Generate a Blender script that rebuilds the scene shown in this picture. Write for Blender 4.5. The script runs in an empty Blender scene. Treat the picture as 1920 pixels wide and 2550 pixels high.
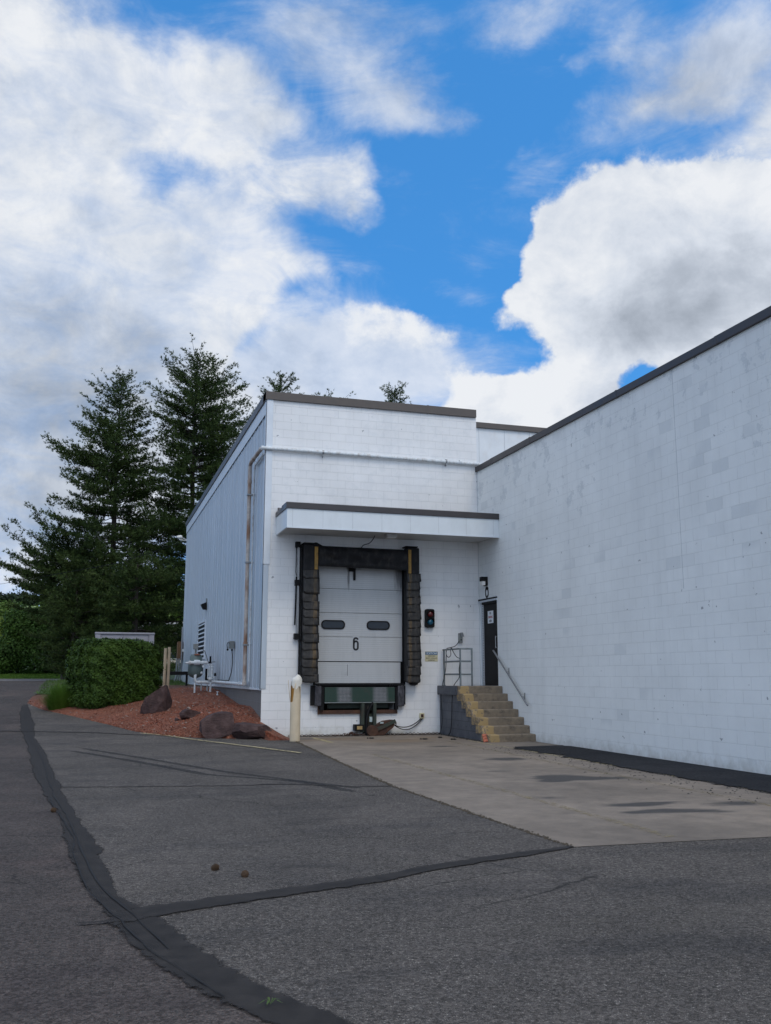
import bpy, bmesh, math, random
import numpy as np
from mathutils import Vector, Matrix, noise as mnoise
R = math.radians
S = bpy.context.scene
C = S.collection
random.seed(7)
NPR = np.random.RandomState(11)

# ------------------------------------------------------------------ camera
cam = bpy.data.cameras.new('camera'); co = bpy.data.objects.new('camera', cam); C.objects.link(co)
M3 = Matrix([[0.954952, -0.052581, -0.292063], [-0.296757, -0.165652, -0.940476], [0.001071, 0.984781, -0.173794]])
co.matrix_world = Matrix.Translation((0, 0, 1.43)) @ M3.to_4x4()
cam.sensor_fit = 'VERTICAL'; cam.sensor_height = 36.0; cam.lens = 32.73
cam.clip_start = .1; cam.clip_end = 3000
S.camera = co
S.view_settings.view_transform = 'Standard'; S.view_settings.look = 'None'
S.view_settings.exposure = 0.0; S.view_settings.gamma = 1

# ------------------------------------------------------------------ node helpers
class NT:
    def __init__(s, tree): s.t = tree; s.n = tree.nodes; s.l = tree.links
    def put(s, sock, v):
        if v is None: return
        if isinstance(v, bpy.types.NodeSocket): s.l.new(v, sock)
        elif isinstance(v, (tuple, list)) and sock.type == 'RGBA' and len(v) == 3: sock.default_value = (*v, 1)
        else: sock.default_value = v
    def math(s, op, a, b=None, c=None, clamp=False):
        n = s.n.new('ShaderNodeMath'); n.operation = op; n.use_clamp = clamp
        for i, v in enumerate((a, b, c)): s.put(n.inputs[i], v)
        return n.outputs[0]
    def mix(s, f, a, b, mode='MIX'):
        n = s.n.new('ShaderNodeMix'); n.data_type = 'RGBA'; n.blend_type = mode
        s.put(n.inputs[0], f); s.put(n.inputs[6], a); s.put(n.inputs[7], b)
        return n.outputs[2]
    def mapr(s, v, a, b, c=0., d=1., smooth=False):
        n = s.n.new('ShaderNodeMapRange'); n.clamp = True
        if smooth: n.interpolation_type = 'SMOOTHSTEP'
        for i, x in enumerate((v, a, b, c, d)): s.put(n.inputs[i], x)
        return n.outputs[0]
    def noise(s, vec, scale, detail=4, rough=.55, dist=0., col=False):
        n = s.n.new('ShaderNodeTexNoise'); s.put(n.inputs['Vector'], vec)
        n.inputs['Scale'].default_value = scale; n.inputs['Detail'].default_value = detail
        n.inputs['Roughness'].default_value = rough; n.inputs['Distortion'].default_value = dist
        return n.outputs[1 if col else 0]
    def voro(s, vec, scale, out=0, feature='F1'):
        n = s.n.new('ShaderNodeTexVoronoi'); n.feature = feature; s.put(n.inputs['Vector'], vec); n.inputs['Scale'].default_value = scale
        return n.outputs[out]
    def mapping(s, vec, loc=(0, 0, 0), rot=(0, 0, 0), scale=(1, 1, 1), typ='POINT'):
        n = s.n.new('ShaderNodeMapping'); n.vector_type = typ; s.put(n.inputs[0], vec)
        n.inputs['Location'].default_value = loc; n.inputs['Rotation'].default_value = rot; n.inputs['Scale'].default_value = scale
        return n.outputs[0]
    def obj(s):
        return s.n.new('ShaderNodeTexCoord').outputs['Object']
    def sep(s, v):
        n = s.n.new('ShaderNodeSeparateXYZ'); s.put(n.inputs[0], v); return n.outputs
    def comb(s, x, y, z):
        n = s.n.new('ShaderNodeCombineXYZ')
        for i, v in enumerate((x, y, z)): s.put(n.inputs[i], v)
        return n.outputs[0]
    def bump(s, h, strength=.3, dist=.01, normal=None):
        n = s.n.new('ShaderNodeBump'); n.inputs['Strength'].default_value = strength; n.inputs['Distance'].default_value = dist
        s.put(n.inputs['Height'], h); s.put(n.inputs['Normal'], normal); return n.outputs[0]
    def ramp(s, f, stops):
        n = s.n.new('ShaderNodeValToRGB'); s.put(n.inputs[0], f); e = n.color_ramp.elements
        while len(e) < len(stops): e.new(.5)
        for i, (p, c) in enumerate(stops): e[i].position = p; e[i].color = (*c, 1)
        return n.outputs[0]
    def blobs(s, vec, L, grow=1.6, sphere=False):
        """sum of soft ellipses; L rows (x,y,z,rx,ry,w)"""
        tot = None
        for (x, y, z, rx, ry, w) in L:
            if sphere:
                az = math.atan2(x, y); el = math.asin(max(-1, min(1, z)))
                m = s.mapping(vec, (x, y, z), (el, 0, -az), (rx * grow, max(rx, ry) * grow, ry * grow), 'TEXTURE')
            else:
                m = s.mapping(vec, (x, y, z), (0, 0, 0), (rx * grow, ry * grow, 5), 'TEXTURE')
            g = s.n.new('ShaderNodeTexGradient'); g.gradient_type = 'SPHERICAL'; s.l.new(m, g.inputs[0])
            tot = s.math('MULTIPLY_ADD', g.outputs[1], w, tot if tot is not None else 0.0)
        return tot

def mat(name, build=None, color=(.5, .5, .5), rough=.7, metal=0., spec=None):
    m = bpy.data.materials.new(name); m.use_nodes = True; t = NT(m.node_tree)
    b = t.n['Principled BSDF']
    b.inputs['Base Color'].default_value = (*color, 1); b.inputs['Roughness'].default_value = rough; b.inputs['Metallic'].default_value = metal
    if spec is not None: b.inputs['Specular IOR Level'].default_value = spec
    if build: build(t, b)
    return m

def worn(name, color, rough=.7, var=.15, scale=6., metal=0., bump=.15, bscale=60., dirt=None, dirt_amt=.5, spec=None, dscale=3., dlo=.5):
    """paint / metal / rubber with uneven tone, fine grain and optional patches of another colour"""
    def b(t, p):
        v = t.obj()
        n1 = t.noise(v, scale, 5, .6); n2 = t.noise(v, bscale, 3, .6)
        k = t.mapr(n1, .3, .7, 1 - var, 1 + var)
        c = t.mix(1.0, color, t.comb(k, k, k), 'MULTIPLY')
        if dirt:
            n3 = t.noise(t.mapping(v, scale=(1, 1, .45)), dscale, 8, .65)
            c = t.mix(t.mapr(n3, dlo, dlo + .22, 0, dirt_amt), c, dirt)
        t.put(p.inputs['Base Color'], c)
        t.put(p.inputs['Roughness'], t.mapr(n1, .2, .8, max(rough - .1, .02), min(rough + .1, 1)))
        t.put(p.inputs['Normal'], t.bump(n2, bump, .004))
    return mat(name, b, color, rough, metal, spec)

# ------------------------------------------------------------------ mesh helpers
class MB:
    def __init__(s): s.v = []; s.f = []
    def add(s, vs, fs):
        o = len(s.v); s.v += [tuple(v) for v in vs]; s.f += [tuple(i + o for i in f) for f in fs]; return s
    def box(s, x0, x1, y0, y1, z0, z1):
        return s.add([(x0, y0, z0), (x1, y0, z0), (x1, y1, z0), (x0, y1, z0), (x0, y0, z1), (x1, y0, z1), (x1, y1, z1), (x0, y1, z1)],
                     [(0, 3, 2, 1), (4, 5, 6, 7), (0, 1, 5, 4), (1, 2, 6, 5), (2, 3, 7, 6), (3, 0, 4, 7)])
    def quad(s, a, b, c, d): return s.add([a, b, c, d], [(0, 1, 2, 3)])
    def tube(s, pts, r, n=10, cap=True):
        pts = [Vector(p) for p in pts]; rs = r if isinstance(r, (list, tuple)) else [r] * len(pts)
        up = Vector((0, 0, 1)); rings = []; last = None
        for i, p in enumerate(pts):
            d = (pts[min(i + 1, len(pts) - 1)] - pts[max(i - 1, 0)]).normalized()
            if last is None:
                a = d.cross(up) if abs(d.z) < .95 else d.cross(Vector((1, 0, 0)))
            else: a = last - d * last.dot(d)
            a.normalize(); last = a; b = d.cross(a)
            rings.append([p + (a * math.cos(2 * math.pi * k / n) + b * math.sin(2 * math.pi * k / n)) * rs[i] for k in range(n)])
        o = len(s.v)
        for rg in rings: s.v += [tuple(q) for q in rg]
        for i in range(len(rings) - 1):
            for k in range(n):
                a0 = o + i * n + k; a1 = o + i * n + (k + 1) % n
                s.f.append((a0, a0 + n, a1 + n, a1))
        if cap:
            s.f.append(tuple(o + k for k in range(n))); s.f.append(tuple(o + (len(rings) - 1) * n + k for k in reversed(range(n))))
        return s
    def lathe(s, prof, cx=0, cy=0, n=24, axis='z', base=(0, 0, 0)):
        o = len(s.v)
        for (r, h) in prof:
            for k in range(n):
                a = 2 * math.pi * k / n; u, w = r * math.cos(a), r * math.sin(a)
                p = {'z': (u, w, h), 'y': (u, h, w), 'x': (h, u, w)}[axis]
                s.v.append((p[0] + base[0] + cx, p[1] + base[1] + cy, p[2] + base[2]))
        for i in range(len(prof) - 1):
            for k in range(n):
                a0 = o + i * n + k; a1 = o + i * n + (k + 1) % n
                s.f.append((a0, a1, a1 + n, a0 + n))
        s.f.append(tuple(o + k for k in reversed(range(n)))); s.f.append(tuple(o + (len(prof) - 1) * n + k for k in range(n)))
        return s
    def prism(s, poly, axis, a, b):
        """poly of 2D points extruded along axis from a to b; x: (y,z), y: (x,z), z: (x,y)"""
        n = len(poly)
        P = {'x': lambda p, t: (t, p[0], p[1]), 'y': lambda p, t: (p[0], t, p[1]), 'z': lambda p, t: (p[0], p[1], t)}[axis]
        return s.add([P(p, a) for p in poly] + [P(p, b) for p in poly],
                     [tuple(range(n)), tuple(range(2 * n - 1, n - 1, -1))] + [(i, i + n, (i + 1) % n + n, (i + 1) % n) for i in range(n)])

def rrect(x0, x1, z0, z1, r, n=6):
    out = []
    for cx, cz, a0 in ((x1 - r, z1 - r, 0), (x0 + r, z1 - r, 90), (x0 + r, z0 + r, 180), (x1 - r, z0 + r, 270)):
        for k in range(n + 1):
            a = R(a0 + 90 * k / n); out.append((cx + r * math.cos(a), cz + r * math.sin(a)))
    return out

def obj(name, mb, m, parent=None, bevel=0., smooth=False, loc=None, fixn=True, seg=2):
    me = bpy.data.meshes.new(name); me.from_pydata(mb.v, [], mb.f)
    if fixn:
        bm = bmesh.new(); bm.from_mesh(me); bmesh.ops.recalc_face_normals(bm, faces=bm.faces); bm.to_mesh(me); bm.free()
    me.materials.append(m)
    if smooth:
        for p in me.polygons: p.use_smooth = True
        me.set_sharp_from_angle(angle=R(40))
    o = bpy.data.objects.new(name, me); C.objects.link(o)
    if loc: o.location = loc
    if parent: o.parent = parent
    if bevel:
        b = o.modifiers.new('edge', 'BEVEL'); b.width = bevel; b.segments = seg; b.limit_method = 'ANGLE'
    return o

def fade_attr(o, vals):
    a = o.data.attributes.new('fade', 'FLOAT', 'POINT'); a.data.foreach_set('value', np.array(vals, np.float32))
def npmesh(name, V, F, m, parent=None, k=3, tint=None):
    """fast mesh: V (n,3), F (m,k)"""
    me = bpy.data.meshes.new(name); nf = len(F)
    me.vertices.add(len(V)); me.vertices.foreach_set('co', V.astype(np.float32).ravel())
    me.loops.add(nf * k); me.loops.foreach_set('vertex_index', F.astype(np.int32).ravel())
    me.polygons.add(nf); me.polygons.foreach_set('loop_start', (np.arange(nf) * k).astype(np.int32))
    me.update(calc_edges=True)
    if tint is not None:
        a = me.attributes.new('tint', 'FLOAT', 'FACE'); a.data.foreach_set('value', tint.astype(np.float32))
    me.materials.append(m)
    o = bpy.data.objects.new(name, me); C.objects.link(o)
    if parent: o.parent = parent
    return o

def tag(o, label=None, cat=None, group=None, kind=None):
    if label: o['label'] = label
    if cat: o['category'] = cat
    if group: o['group'] = group
    if kind: o['kind'] = kind
    return o
def thing(name, label, cat, loc=(0, 0, 0), rz=0, group=None):
    o = bpy.data.objects.new(name, None); C.objects.link(o); o.location = loc; o.rotation_euler = (0, 0, rz)
    o.empty_display_size = .2
    return tag(o, label, cat, group)
def adopt(o, parent):
    """parent a world-space object to a thing standing elsewhere"""
    bpy.context.view_layer.update()
    o.parent = parent; o.matrix_parent_inverse = parent.matrix_world.inverted(); return o
def zg(y):
    t = min(max((y - 21.5) / 21.5, 0), 1); return 1.1 * t * t * (3 - 2 * t)

def text_obj(name, body, m, parent, origin, ux, uz, height, width=None, bold=0., mirror=False, depth=.002, spacing=1.):
    """flat lettering; origin = centre, ux = reading direction, uz = up"""
    cu = bpy.data.curves.new('tmp', 'FONT'); cu.body = body; cu.align_x = 'CENTER'; cu.align_y = 'CENTER'
    cu.size = 1; cu.offset = bold; cu.extrude = .5; cu.space_character = spacing
    t = bpy.data.objects.new('tmp', cu); C.objects.link(t); bpy.context.view_layer.update()
    me = bpy.data.meshes.new_from_object(t.evaluated_get(bpy.context.evaluated_depsgraph_get()))
    bpy.data.objects.remove(t); bpy.data.curves.remove(cu)
    vs = [v.co.copy() for v in me.vertices]
    x0, x1 = min(v.x for v in vs), max(v.x for v in vs); y0, y1 = min(v.y for v in vs), max(v.y for v in vs)
    sy = height / (y1 - y0); sx = width / (x1 - x0) if width else sy
    ux, uz, o = Vector(ux), Vector(uz), Vector(origin); n = ux.cross(uz)
    for v, c in zip(me.vertices, vs):
        u = (c.x - (x0 + x1) / 2) * sx * (-1 if mirror else 1); w = (c.y - (y0 + y1) / 2) * sy
        v.co = o + ux * u + uz * w + n * (c.z * depth)
    me.name = name; me.materials.clear(); me.materials.append(m)
    ob = bpy.data.objects.new(name, me); C.objects.link(ob)
    if parent: ob.parent = parent
    return ob

def six(parent, m, origin, ux, w, h, s, depth=.003):
    """condensed bold numeral 6 drawn as a thick stroke"""
    ux = Vector(ux); uz = Vector((0, 0, 1)); n = ux.cross(uz); r = (w - s) / 2; c = []
    arc = lambda cx, cz, a0, a1, rx, rz, k=12: [(cx + rx * math.cos(R(a0 + (a1 - a0) * i / k)), cz + rz * math.sin(R(a0 + (a1 - a0) * i / k))) for i in range(k + 1)]
    H2 = (h - s) / 2
    c += arc(0, H2 - r, 15, 180, r, r) + arc(0, -H2 + r, 180, 360, r, r) + arc(0, .02 * h, 0, 180, r, r * 1.1)
    mb = MB(); V = []
    for i, (x, z) in enumerate(c):
        p0 = Vector(c[max(i - 1, 0)]); p1 = Vector(c[min(i + 1, len(c) - 1)]); d = (p1 - p0).normalized(); q = Vector((-d.y, d.x)) * s / 2
        for sg in (1, -1):
            for dz in (0, depth):
                V.append(Vector(origin) + ux * (x + q.x * sg) + uz * (z + q.y * sg) + n * dz)
    F = []
    for i in range(len(c) - 1):
        a, b = 4 * i, 4 * i + 4
        F += [(a + 1, b + 1, b + 3, a + 3), (a, a + 2, b + 2, b), (a, b, b + 1, a + 1), (a + 2, a + 3, b + 3, b + 2)]
    mb.add(V, F); return obj('number_six', mb, m, fixn=True)
# ------------------------------------------------------------------ sky and sun
SUN_AZ, SUN_EL = 172., 52.       # degrees, clockwise from +Y
w = bpy.data.worlds.new('World'); S.world = w; w.use_nodes = True
T = NT(w.node_tree); T.n.clear()
SOFT= [(-0.085, 0.833, 0.547, 0.072, 0.11, 1.2), (-0.083, 0.888, 0.453, 0.133, 0.115, 1.3), (0.026, 0.831, 0.555, 0.084, 0.066, 1.1), (0.091, 0.826, 0.556, 0.067, 0.049, 0.9), (0.129, 0.835, 0.534, 0.05, 0.041, 0.8), (0.162, 0.858, 0.488, 0.117, 0.051, 1.1), (0.236, 0.846, 0.478, 0.042, 0.033, 0.8), (0.091, 0.904, 0.419, 0.123, 0.066, 1.1), (-0.019, 0.929, 0.37, 0.195, 0.093, 1.3), (0.11, 0.925, 0.364, 0.072, 0.038, 0.9), (0.18, 0.893, 0.411, 0.043, 0.019, 0.5), (-0.035, 0.965, 0.259, 0.187, 0.117, 1.4), (0.092, 0.952, 0.291, 0.097, 0.068, 0.9), (0.409, 0.712, 0.571, 0.027, 0.014, 0.7), (0.439, 0.678, 0.59, 0.019, 0.017, 0.5), (0.439, 0.692, 0.573, 0.017, 0.012, 0.5), (0.475, 0.7, 0.534, 0.062, 0.024, 0.85), (0.511, 0.67, 0.539, 0.048, 0.026, 0.6), (0.531, 0.634, 0.562, 0.042, 0.025, 0.5), (0.556, 0.666, 0.498, 0.061, 0.035, 0.7), (0.53, 0.702, 0.476, 0.085, 0.022, 0.8), (0.579, 0.63, 0.518, 0.03, 0.063, 0.8), (-0.029, 0.989, 0.144, 0.188, 0.118, 1.4), (-0.184, 0.896, 0.404, 0.128, 0.256, 1.3), (0.058, 0.874, 0.482, 0.039, 0.034, -0.9), (-0.085, 0.917, 0.39, 0.027, 0.011, -0.55), (-0.044, 0.818, 0.574, 0.021, 0.047, -0.6), (0.052, 0.8, 0.598, 0.052, 0.022, -0.35), (0.149, 0.929, 0.34, 0.039, 0.032, -1.1), (0.199, 0.871, 0.449, 0.033, 0.019, -0.3)]
CRISP= [(0.528, 0.744, 0.409, 0.115, 0.083, 1.4), (0.585, 0.697, 0.415, 0.089, 0.089, 1.4), (0.449, 0.776, 0.442, 0.051, 0.051, 0.9), (0.425, 0.812, 0.399, 0.057, 0.038, 1.0), (0.39, 0.839, 0.38, 0.043, 0.022, 0.8), (0.481, 0.801, 0.356, 0.095, 0.043, 1.1), (0.577, 0.744, 0.337, 0.115, 0.06, 1.3), (0.501, 0.739, 0.451, 0.064, 0.032, 1.0), (0.436, 0.852, 0.288, 0.097, 0.044, 1.3), (0.459, 0.831, 0.314, 0.053, 0.027, 0.8), (0.381, 0.882, 0.277, 0.054, 0.027, 0.8), (0.497, 0.815, 0.298, 0.034, 0.029, 0.8), (0.272, 0.897, 0.347, 0.054, 0.034, 0.6), (0.273, 0.884, 0.379, 0.029, 0.019, 0.5), (0.337, 0.875, 0.347, 0.049, 0.024, 0.45), (0.411, 0.853, 0.322, 0.036, 0.017, -1.2), (0.522, 0.793, 0.313, 0.038, 0.021, -1.8), (0.329, 0.899, 0.287, 0.035, 0.015, -0.9)]
WISP= [(0.168, 0.769, 0.616, 0.079, 0.022, 1.0), (0.212, 0.794, 0.569, 0.068, 0.045, 0.9), (0.259, 0.792, 0.553, 0.055, 0.027, 0.8), (0.298, 0.782, 0.547, 0.023, 0.013, 0.7), (0.156, 0.792, 0.591, 0.053, 0.022, 0.6), (0.397, 0.765, 0.507, 0.028, 0.025, 0.8), (0.386, 0.758, 0.526, 0.014, 0.014, 0.5), (0.337, 0.721, 0.605, 0.066, 0.022, 0.6), (0.38, 0.692, 0.613, 0.052, 0.017, 0.6), (0.441, 0.681, 0.585, 0.03, 0.026, 0.7), (0.515, 0.631, 0.58, 0.067, 0.038, 1.0), (0.506, 0.662, 0.552, 0.069, 0.034, 0.9), (0.501, 0.695, 0.515, 0.084, 0.035, 0.8), (0.546, 0.622, 0.561, 0.05, 0.05, 0.9), (0.191, 0.936, 0.295, 0.128, 0.069, 1.3), (0.29, 0.907, 0.306, 0.128, 0.044, 1.2), (0.212, 0.919, 0.333, 0.098, 0.049, 1.0), (0.352, 0.834, 0.424, 0.029, 0.014, 0.3), (0.349, 0.852, 0.391, 0.034, 0.014, 0.5), (0.216, 0.879, 0.425, 0.043, 0.019, 0.6), (0.019, 0.884, 0.468, 0.091, 0.055, 0.7), (-0.054, 0.816, 0.576, 0.051, 0.051, 0.5)]
NEG= [(0.183, 0.906, 0.381, 0.029, 0.024, -0.5), (0.334, 0.813, 0.477, 0.061, 0.094, -2.0), (0.302, 0.863, 0.404, 0.063, 0.029, -1.2), (0.336, 0.742, 0.58, 0.049, 0.053, -0.7), (0.348, 0.836, 0.424, 0.043, 0.043, -1.0), (0.393, 0.797, 0.458, 0.028, 0.08, -0.6), (0.15, 0.93, 0.335, 0.024, 0.019, -0.8), (0.243, 0.869, 0.432, 0.038, 0.012, -0.5)]
DARK= [(-0.058, 0.96, 0.274, 0.148, 0.032, 0.5), (-0.046, 0.977, 0.208, 0.15, 0.042, 0.8), (-0.043, 0.988, 0.148, 0.122, 0.033, 0.6), (0.561, 0.742, 0.368, 0.129, 0.037, 0.7), (0.493, 0.794, 0.355, 0.081, 0.024, 0.4), (-0.078, 0.937, 0.342, 0.091, 0.027, 0.2), (0.015, 0.848, 0.53, 0.071, 0.031, 0.15), (0.097, 0.932, 0.35, 0.086, 0.029, 0.3)]

SOFT += NEG; CRISP += NEG
def build_world():
    t = T
    dirv = t.n.new('ShaderNodeTexCoord').outputs['Generated']
    sky = t.n.new('ShaderNodeTexSky'); sky.sky_type = 'NISHITA'; sky.sun_disc = False
    sky.sun_elevation = R(SUN_EL); sky.sun_rotation = R(SUN_AZ); sky.air_density = 1.0; sky.dust_density = .3; sky.ozone_density = 3.
    sx, sy, sz = t.sep(dirv)
    t.put(sky.inputs[0], t.comb(sx, sy, t.math('MULTIPLY_ADD', t.math('MAXIMUM', sz, 0), .6, .38)))   # keeps the milky band low
    skyc = t.mix(1.0, sky.outputs[0], (.55, 1.42, 1.85), 'MULTIPLY')
    bg1 = t.n.new('ShaderNodeBackground'); bg1.inputs[1].default_value = .15; t.put(bg1.inputs[0], skyc)
    # warp the direction a little so that outlines billow
    wv = t.noise(dirv, 5, 6, .6, col=True)
    v1 = t.n.new('ShaderNodeVectorMath'); v1.operation = 'MULTIPLY_ADD'
    t.put(v1.inputs[0], wv); v1.inputs[1].default_value = (.13, .13, .10); t.put(v1.inputs[2], dirv)
    v2 = t.n.new('ShaderNodeVectorMath'); v2.operation = 'ADD'; t.put(v2.inputs[0], v1.outputs[0]); v2.inputs[1].default_value = (-.065, -.065, -.05)
    dv = v2.outputs[0]
    n_big = t.noise(t.mapping(dirv, scale=(1, 1, 1.6)), 3.2, 9, .62)
    n_mid = t.noise(t.mapping(dirv, loc=(3, 1, 2), scale=(1, 1, 1.3)), 9, 10, .62, .3)
    n_wisp = t.noise(t.mapping(dirv, loc=(5, 2, 1), rot=(0, R(20), R(10)), scale=(1, 1, 1.9)), 13, 9, .6, .9)
    # clouds over the rest of the sky, outside the part above the building
    behind = t.math('MULTIPLY', t.mapr(n_big, .36, .50, 0, 1), 1.0)
    x, y, z = t.sep(dirv)
    front = t.mapr(t.math('ADD', y, t.math('MULTIPLY', x, .3)), .35, .62, 0, 1)
    fs = t.blobs(dv, SOFT, 1.5, True)
    ms = t.math('ADD', fs, t.math('MULTIPLY', t.math('SUBTRACT', n_mid, .5), 1.1))
    ms = t.math('ADD', ms, t.math('MULTIPLY', t.math('SUBTRACT', n_wisp, .5), .9))
    soft = t.math('MULTIPLY', t.mapr(ms, .18, 1.30, 0, 1, True), t.mapr(t.math('ADD', n_wisp, t.math('MULTIPLY', n_mid, .6)), .62, .92, .76, 1.0))
    fc = t.blobs(dv, CRISP, 1.5, True)
    n_fine = t.noise(t.mapping(dirv, loc=(7, 7, 7)), 11, 10, .66)
    mc = t.math('ADD', fc, t.math('MULTIPLY', t.math('SUBTRACT', n_fine, .5), 1.7))
    mc = t.math('ADD', mc, t.math('MULTIPLY', t.math('SUBTRACT', n_mid, .5), .8))
    crisp = t.mapr(mc, .36, .86, 0, 1, True)
    fw = t.blobs(dv, WISP, 1.5, True)
    n_str = t.noise(t.mapping(dirv, loc=(2, 8, 1), rot=(0, R(-25), R(20)), scale=(1, 1, 3.0)), 7, 11, .68, .6)
    wv2 = t.math('ADD', fw, t.math('ADD', t.math('MULTIPLY', t.math('SUBTRACT', n_str, .5), 1.8), t.math('MULTIPLY', t.math('SUBTRACT', n_mid, .5), .8)))
    wisp = t.mapr(wv2, .05, 1.5, 0, .8, True)
    fm = t.math('MAXIMUM', soft, crisp)
    fm = t.math('SUBTRACT', 1.0, t.math('MULTIPLY', t.math('SUBTRACT', 1.0, fm), t.math('SUBTRACT', 1.0, wisp)))
    mask = t.math('ADD', t.math('MULTIPLY', fm, front), t.math('MULTIPLY', behind, t.math('SUBTRACT', 1, front)))
    mask = t.math('MULTIPLY', mask, .97)
    # underside tone
    dk = t.blobs(dv, DARK, 1.5, True)
    tone = t.math('ADD', t.math('MULTIPLY', t.mapr(n_big, .35, .65, -.25, .25), 1.0), dk)
    tone = t.math('ADD', tone, t.mapr(n_mid, .35, .65, .3, -.3)); tone = t.math('ADD', tone, t.mapr(n_fine, .35, .65, .14, -.14))
    tone = t.math('SUBTRACT', tone, t.math('MULTIPLY', crisp, .16))
    ccol = t.ramp(t.mapr(tone, -.35, 1.0), [(0, (.93, .95, .98)), (.3, (.74, .79, .87)), (.62, (.53, .58, .66)), (1, (.35, .39, .45))])
    # cloud near the sun is brighter (it lights the walls that face the camera)
    sd = Vector((math.sin(R(SUN_AZ)) * math.cos(R(SUN_EL)), math.cos(R(SUN_AZ)) * math.cos(R(SUN_EL)), math.sin(R(SUN_EL))))
    dp = t.n.new('ShaderNodeVectorMath'); dp.operation = 'DOT_PRODUCT'; t.put(dp.inputs[0], dirv); dp.inputs[1].default_value = sd
    glow = t.mapr(dp.outputs['Value'], .1, 1, .93, 1.5)
    bg2 = t.n.new('ShaderNodeBackground'); t.put(bg2.inputs[0], ccol); t.put(bg2.inputs[1], glow)
    mx = t.n.new('ShaderNodeMixShader'); t.put(mx.inputs[0], mask); t.put(mx.inputs[1], bg1.outputs[0]); t.put(mx.inputs[2], bg2.outputs[0])
    out = t.n.new('ShaderNodeOutputWorld'); t.put(out.inputs[0], mx.outputs[0])
build_world()
sl = bpy.data.lights.new('sun', 'SUN'); sl.energy = .9; sl.angle = R(20); sl.color = (1, .88, .74)
so = bpy.data.objects.new('sun', sl); C.objects.link(so)
so.rotation_euler = (R(90 - SUN_EL), 0, R(180 - SUN_AZ)); so.location = (0, -20, 40)

# ------------------------------------------------------------------ materials
YF, XR, XL = 22.4, 9.5, 3.87

def block_mat(name, axis, base, patch, patch_amt, stain=None, msk=.5):
    def b(t, p):
        v = t.obj(); x, y, z = t.sep(v)
        u = y if axis == 'y' else x
        w = t.math('ADD', z, t.math('MULTIPLY', t.math('SUBTRACT', t.noise(v, 2.2, 3), .5), .012))
        uv = t.comb(u, t.math('SUBTRACT', w, .01), 0.0)
        br = t.n.new('ShaderNodeTexBrick'); t.put(br.inputs['Vector'], uv)
        br.offset = .5; br.inputs['Scale'].default_value = 1.0; br.inputs['Mortar Size'].default_value = .0042
        br.inputs['Mortar Smooth'].default_value = .4; br.inputs['Brick Width'].default_value = .4064; br.inputs['Row Height'].default_value = .2032
        br.inputs['Color1'].default_value = (0, 0, 0, 1); br.inputs['Color2'].default_value = (1, 1, 1, 1); br.inputs['Mortar'].default_value = (.5, .5, .5, 1)
        br.inputs['Bias'].default_value = 0
        fac = br.outputs['Fac']; rnd = br.outputs['Color']
        # joints half filled with paint: only stretches of them show
        vis = t.mapr(t.noise(t.mapping(v, scale=(1, 1, 3)), 1.6, 6, .7), .5 - msk * .3, .66 - msk * .3, .16, 1)
        joint = t.math('MULTIPLY', fac, vis)
        n1 = t.noise(v, .9, 5, .6); n2 = t.noise(v, 9, 4, .6); n3 = t.noise(v, 120, 3, .6)
        k = t.mapr(n1, .3, .7, .93, 1.04)
        c = t.mix(1.0, base, t.comb(k, k, k), 'MULTIPLY')
        # patches painted over in another shade: ragged areas and whole blocks
        rag = t.mapr(t.math('ADD', t.noise(v, 3.3, 9, .7), t.math('ADD', t.math('MULTIPLY', t.noise(v, .42, 2), .45), t.mapr(z, 1.2, 6.5, -.15, .085))), .875, .89, 0, 1)
        blk = t.math('MULTIPLY', t.mapr(rnd, .84, .86, 0, 1), t.mapr(t.noise(v, .5, 2), .55, .6, 0, 1))
        c = t.mix(t.math('MULTIPLY', t.math('MAXIMUM', rag, t.math('MULTIPLY', blk, .7)), patch_amt), c, patch)
        # streaks washed down from the coping
        st = t.noise(t.mapping(v, scale=(2.2, 2.2, .12)), 1.5, 6, .6)
        c = t.mix(t.math('MULTIPLY', t.mapr(st, .5, .75, 0, .13), 1.0), c, (.38, .41, .43))
        # ragged splash dirt at the foot
        foot = t.math('ADD', t.mapr(z, 0, .55, 1, 0), t.math('MULTIPLY', t.math('SUBTRACT', t.noise(v, 4, 8, .65), .5), 1.3))
        c = t.mix(t.mapr(foot, .62, 1.1, 0, .55), c, stain or (.33, .32, .27))
        # chips and scuffs
        chip = t.mapr(t.noise(t.mapping(v, loc=(3, 4, 5)), 7, 3, .5), .735, .75, 0, .7)
        c = t.mix(chip, c, (.2, .21, .23))
        c = t.mix(t.math('MULTIPLY', joint, .3), c, (.32, .34, .36))
        t.put(p.inputs['Base Color'], c); p.inputs['Roughness'].default_value = .55; p.inputs['Specular IOR Level'].default_value = .35
        h = t.math('SUBTRACT', t.math('MULTIPLY', n3, .12), t.math('MULTIPLY', joint, 1.0))
        h = t.math('ADD', h, t.math('MULTIPLY', n2, .35))
        t.put(p.inputs['Normal'], t.bump(h, .55, .008))
    return mat(name, b)

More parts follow.
